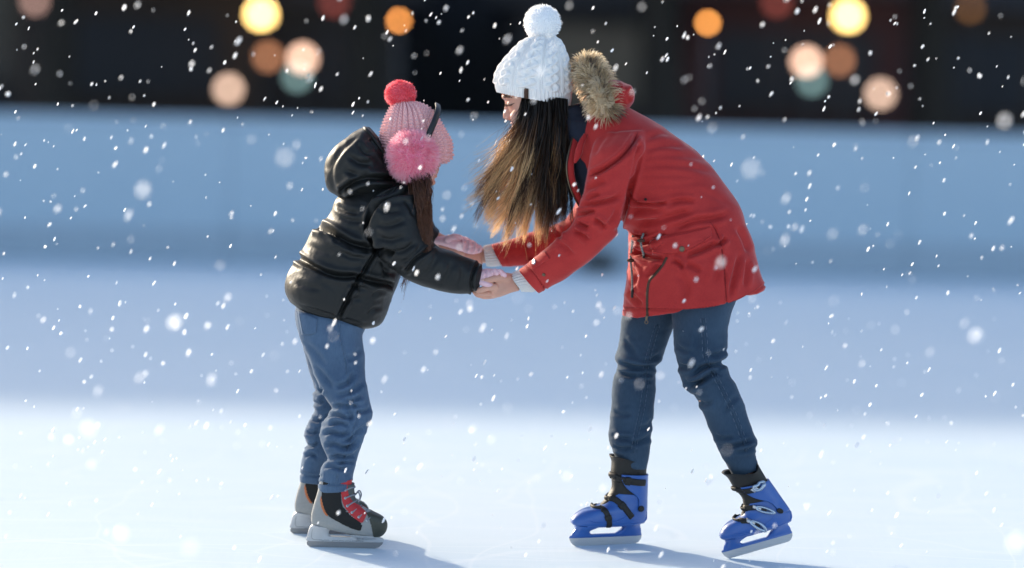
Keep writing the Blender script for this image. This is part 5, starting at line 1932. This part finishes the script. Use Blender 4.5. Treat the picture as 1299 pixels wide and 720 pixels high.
# hair under the hat and over the shoulder
n = 1300
u = g.uniform(0, 1, n)
far = g.uniform(0, 1, n) < .25
x0, y0 = 518 + u * 26, 214 + g.uniform(-4, 8, n)
d0_ = np.where(far, .05, -.070) + g.normal(size=n) * .012
ye = np.where(g.uniform(0, 1, n) < .7, 300 + g.normal(size=n) * 7, 270 + g.normal(size=n) * 14)
xe = 531 + u * 15 + g.normal(size=n) * 2.0
def mixc(f, bow, dep):
    return PV(np.column_stack([x0 * (1 - f) + xe * f + bow, y0 * (1 - f) + ye * f]), d0_ * (1 - f) + f * np.where(far, .04, -.19) * .8 + dep)
lk = g.integers(0, 14, n)
wv = g.normal(size=n) * .8 + (g.normal(size=14) * 2.2)[lk]
ye = ye + (g.normal(size=14) * 9)[lk]
Cc = np.stack([mixc(0, 0, 0), mixc(.3, 1 + wv, -.035), mixc(.65, 1 - wv * .5, -.04), mixc(1, wv, -.038)], 1)
P3, rd = hair_strands(None, Cc, 12, .0010, .0003)
# a few ends that fall in front of the jacket, below the sleeve
n2 = 46
u2 = g.uniform(0, 1, n2)
A0 = PV(np.column_stack([512 + u2 * 12, 320 + g.normal(size=n2) * 3]), np.full(n2, -.02) + g.normal(size=n2) * .02)
A1 = PV(np.column_stack([513 + u2 * 9 + g.normal(size=n2), 345 + g.normal(size=n2) * 3]), np.full(n2, -.03))
A2 = PV(np.column_stack([505 + u2 * 14 + g.normal(size=n2) * 2, 362 + g.normal(size=n2) * 7]), np.full(n2, -.035))
Pb, rb = hair_strands(None, np.stack([A0, A1, A2], 1), 12, .0009, .0003)
P3, rd = np.concatenate([P3, Pb]), np.concatenate([rd, rb])
V, F = prism_strands(P3, rd)
me = np_mesh('hair', V, F)
dy = np.clip(np.linspace(0, .9, 12)[None, :] * .8 + (g.normal(size=(n + n2, 1)) * .12 + np.concatenate([(g.normal(size=14) * .22)[lk], np.zeros(n2)])[:, None]), 0, 1)
dy[n:] = np.clip(dy[n:] + .5, 0, 1)
strand_tint(me, np.repeat(dy[:, :, None], 2, axis=2).ravel())
obj('hair', me, M['hair_child'], child, kind='stuff')

# child's skates
KC = 1 / 5.5375 / 420


def cmap(X, Y):
    return ((X - 215) * KC, (631 - Y) * KC)


def child_skate(parent, mtx, mirror):
    s = Skate(parent, mtx, mirror)
    a = Acc()
    rows = [(690, 552, 262, 478, .024), (738, 538, 252, 462, .033), (764, 512, 248, 432, .037), (775, 478, 250, 400, .037), (770, 442, 256, 366, .0365), (742, 408, 264, 335, .0355), (690, 382, 271, 308, .0345), (636, 356, 279, 284, .034), (588, 328, 285, 262, .034), (548, 290, 290, 242, .034), (532, 242, 296, 216, .0355), (526, 186, 303, 186, .0375), (524, 150, 306, 150, .0375)]
    V, F = lloft(a, rows, cmap, 200, 15, 2.4)
    s.put('skate_boot', V, F, M['skate_grey'], root=True)
    XY = np.column_stack([V[:, 0] / KC + 215, 631 - V[:, 2] / KC])
    zones = [('side_panel', [(340, 130), (400, 130), (452, 130), (466, 300), (500, 360), (545, 400), (602, 440), (604, 482), (585, 490), (520, 470), (440, 432), (380, 398), (348, 350), (328, 280), (330, 230)], M['black_mesh'], .0016),
             ('eyelet_strip', [(456, 130), (545, 130), (542, 250), (560, 300), (600, 340), (636, 372), (628, 410), (606, 436), (560, 408), (510, 360), (474, 300), (460, 210)], M['skate_red'], .0014),
             ('heel_stripe', [(322, 262), (330, 290), (346, 348), (374, 396), (356, 392), (330, 350), (318, 300)], M['skate_orange'], .0013),
             ('toe_cap', [(640, 372), (690, 372), (800, 400), (800, 520), (760, 545), (700, 548), (684, 500), (670, 440)], M['toe_dark'], .0022)]
    for nm, poly, mt, off in zones:
        zv, zf = zone(V, F, XY, np.array(poly, float), off)
        s.put(nm, zv, zf, mt)
    side = {k: LSurf(V, F, cmap, k) for k in (-1, 1)}
    EY = [(490, 214), (490, 270), (506, 324), (540, 368), (588, 398), (644, 420)]
    for k in (-1, 1):
        for X, Y in EY:
            p, no = side[k].hit(X, Y)
            a = Acc()
            disc(a, p + no * .0012, no, .0042, .0016, 14)
            s.acc('eyelet', a, M['steel'])
    top = []
    for i, (X, Y) in enumerate(EY):
        L_, nl = side[-1].hit(X, Y)
        R2, nr = side[1].hit(X, Y)
        fx = X + (52, 56, 50, 48, 44, 40)[i]
        fz = Y - (0, 4, 16, 26, 30, 26)[i]
        x_, z_ = cmap(fx, fz)
        top.append((L_ + nl * .003, np.array([x_ + .003, 0, z_ + .004]), R2 + nr * .003))
    a = Acc()
    for i in range(len(top)):
        L_, m_, r_ = top[i]
        tube(a, [L_, (L_ + m_) / 2 + np.array([.004, -.006, .004]), m_, (r_ + m_) / 2 + np.array([.004, .006, .004]), r_], .0024, 7, 4)
        if i + 1 < len(top):
            tube(a, [top[i][0], (top[i][0] + top[i + 1][2]) / 2 + np.array([.012, 0, .010]), top[i + 1][2]], .0022, 7, 4)
    m0 = top[1][1]
    for k in (-1, 1):
        tube(a, [m0, m0 + np.array([.010, k * .014, .010]), m0 + np.array([.016, k * .020, -.002]), m0 + np.array([.012, k * .022, -.018])], .0022, 7, 5)
    s.acc('laces', a, M['lace'])
    a = Acc()
    x_, z_ = cmap(560, 175)
    lloft(a, [(640, 372, 560, 372, .016), (596, 330, 520, 330, .019), (556, 285, 490, 285, .022), (546, 235, 480, 235, .026), (545, 180, 470, 180, .028)], cmap, 24, 4)
    s.acc('tongue', a, M['lace_dark'])
    a = Acc()
    lloft(a, [(752, 588, 218, 592, .0055), (757, 577, 214, 582, .007), (754, 562, 218, 565, .0085), (735, 552, 225, 552, .0090)], cmap, 40, 4, 3.0)
    lloft(a, [(385, 560, 222, 560, .0088), (372, 530, 228, 525, .012), (385, 505, 240, 490, .020), (425, 492, 258, 470, .030)], cmap, 32, 4, 2.6)
    lloft(a, [(745, 566, 545, 568, .0088), (735, 556, 556, 562, .013), (722, 548, 545, 552, .020), (712, 538, 480, 528, .028)], cmap, 32, 4, 2.6)
    V2, F2 = merged(a, .0018, 2)
    s.put('blade_holder', V2, F2, M['holder_grey'])
    hsf_ = {k: LSurf(V2, F2, cmap, k) for k in (-1, 1)}
    # pressed outline and marks on the holder
    for k in (-1, 1):
        a = Acc()
        seam(a, hsf_[k], [(262, 500), (256, 540), (262, 575), (325, 580), (340, 592), (390, 590)], .0009, .0, 8)
        for j in range(5):
            X0 = 400 + j * 46
            w_ = 34 - j * 1.5
            seam(a, hsf_[k], [(X0, 596), (X0 + 2, 580), (X0 + w_, 582), (X0 + w_ + 2, 597)], .0008, .0, 6)
        s.acc('pressed_marks', a, M['holder_line'])
    a = Acc()
    extrude(a, [(220, 600), (222, 616), (236, 629), (300, 631), (690, 631), (722, 622), (745, 602), (752, 588), (740, 580), (230, 586)], cmap, -.0026, .0026)
    s.acc('blade', a, M['blade_grey'], smooth=False)
    return s.root


h_ = PG(392, 693.0)
fwd = np.array([math.cos(R_(-2)), math.sin(R_(-2)), 0])
sd = np.cross(UP, fwd)
child_skate(child, skate_matrix(fwd, sd, UP, h_ - fwd * cmap(236, 631)[0]), False)
h2 = PG(371, 676.5)
fwd = np.array([math.cos(R_(4)), math.sin(R_(4)), 0])
sd = np.cross(UP, fwd)
child_skate(child, skate_matrix(fwd, -sd, UP, h2 - fwd * cmap(236, 631)[0]), True)

# ------------------------------------------------------------------ falling snow
M['flake'] = mat('flake', (0.97, 0.97, 0.98), 0.8, 0.2, transl=0.45)
ax = np.array([.46, 0.0, .89])
FV, FF = [], []
nb = 0


HEX = np.array([(0, 0)] + [(math.cos(k * math.pi / 3), math.sin(k * math.pi / 3)) for k in range(6)])
HF = np.array([(0, k + 1, (k + 1) % 6 + 1) for k in range(6)])


def flake(c, r, elong):
    """a clump of two crossed thin plates, drawn out along the way it falls"""
    global nb
    a_ = ax + rng.normal(size=3) * .10
    a_ /= np.linalg.norm(a_)
    s1 = np.cross(a_, rng.normal(size=3))
    s1 /= np.linalg.norm(s1)
    for s_ in (s1, np.cross(a_, s1)):
        h = HEX * rng.uniform(.75, 1.2, (7, 1))
        FV.append(np.outer(h[:, 0] * r * elong, a_) + np.outer(h[:, 1] * r, s_) + c)
        FF.append(HF + nb)
        nb += 7


for i in range(1500):
    px, py = rng.uniform(-60, 1360), rng.uniform(-60, 780)
    y = rng.normal() * .5 - .10 if rng.uniform() < .8 else rng.uniform(-1.6, 2.4)
    c = P(px, py, y)
    if c[2] < .02:
        continue
    flake(c, (.0013 + .0029 * rng.uniform() ** 1.8) * (1 + .4 * abs(y)), rng.uniform(1.5, 2.6))
for i in range(4):
    y = rng.uniform(-2.4, -.9)
    c = P(rng.uniform(0, 1299), rng.uniform(0, 720), y)
    if c[2] > .05:
        flake(c, rng.uniform(.008, .014), rng.uniform(1.0, 1.3))
for px, py, y, r in ((242, 695, -2.2, .017), (1290, 688, -2.3, .024), (112, 543, -2.0, .015), (1241, 421, -1.2, .010), (596, 391, -.9, .009), (362, 199, -2.2, .014), (182, 240, -2.0, .014), (953, 214, -2.2, .014), (1275, 153, -2.0, .014), (153, 677, -2.0, .014), (720, 604, -1.5, .010), (1000, 287, -.5, .008), (977, 287, -.5, .008), (10, 119, -.7, .008)):
    flake(P(px, py, y), r * .72, 1.1)
obj('falling_snow', np_mesh('falling_snow', np.concatenate(FV), np.concatenate(FF)), M['flake'], kind='stuff', label='white snowflakes drifting down through the air', category='snow')
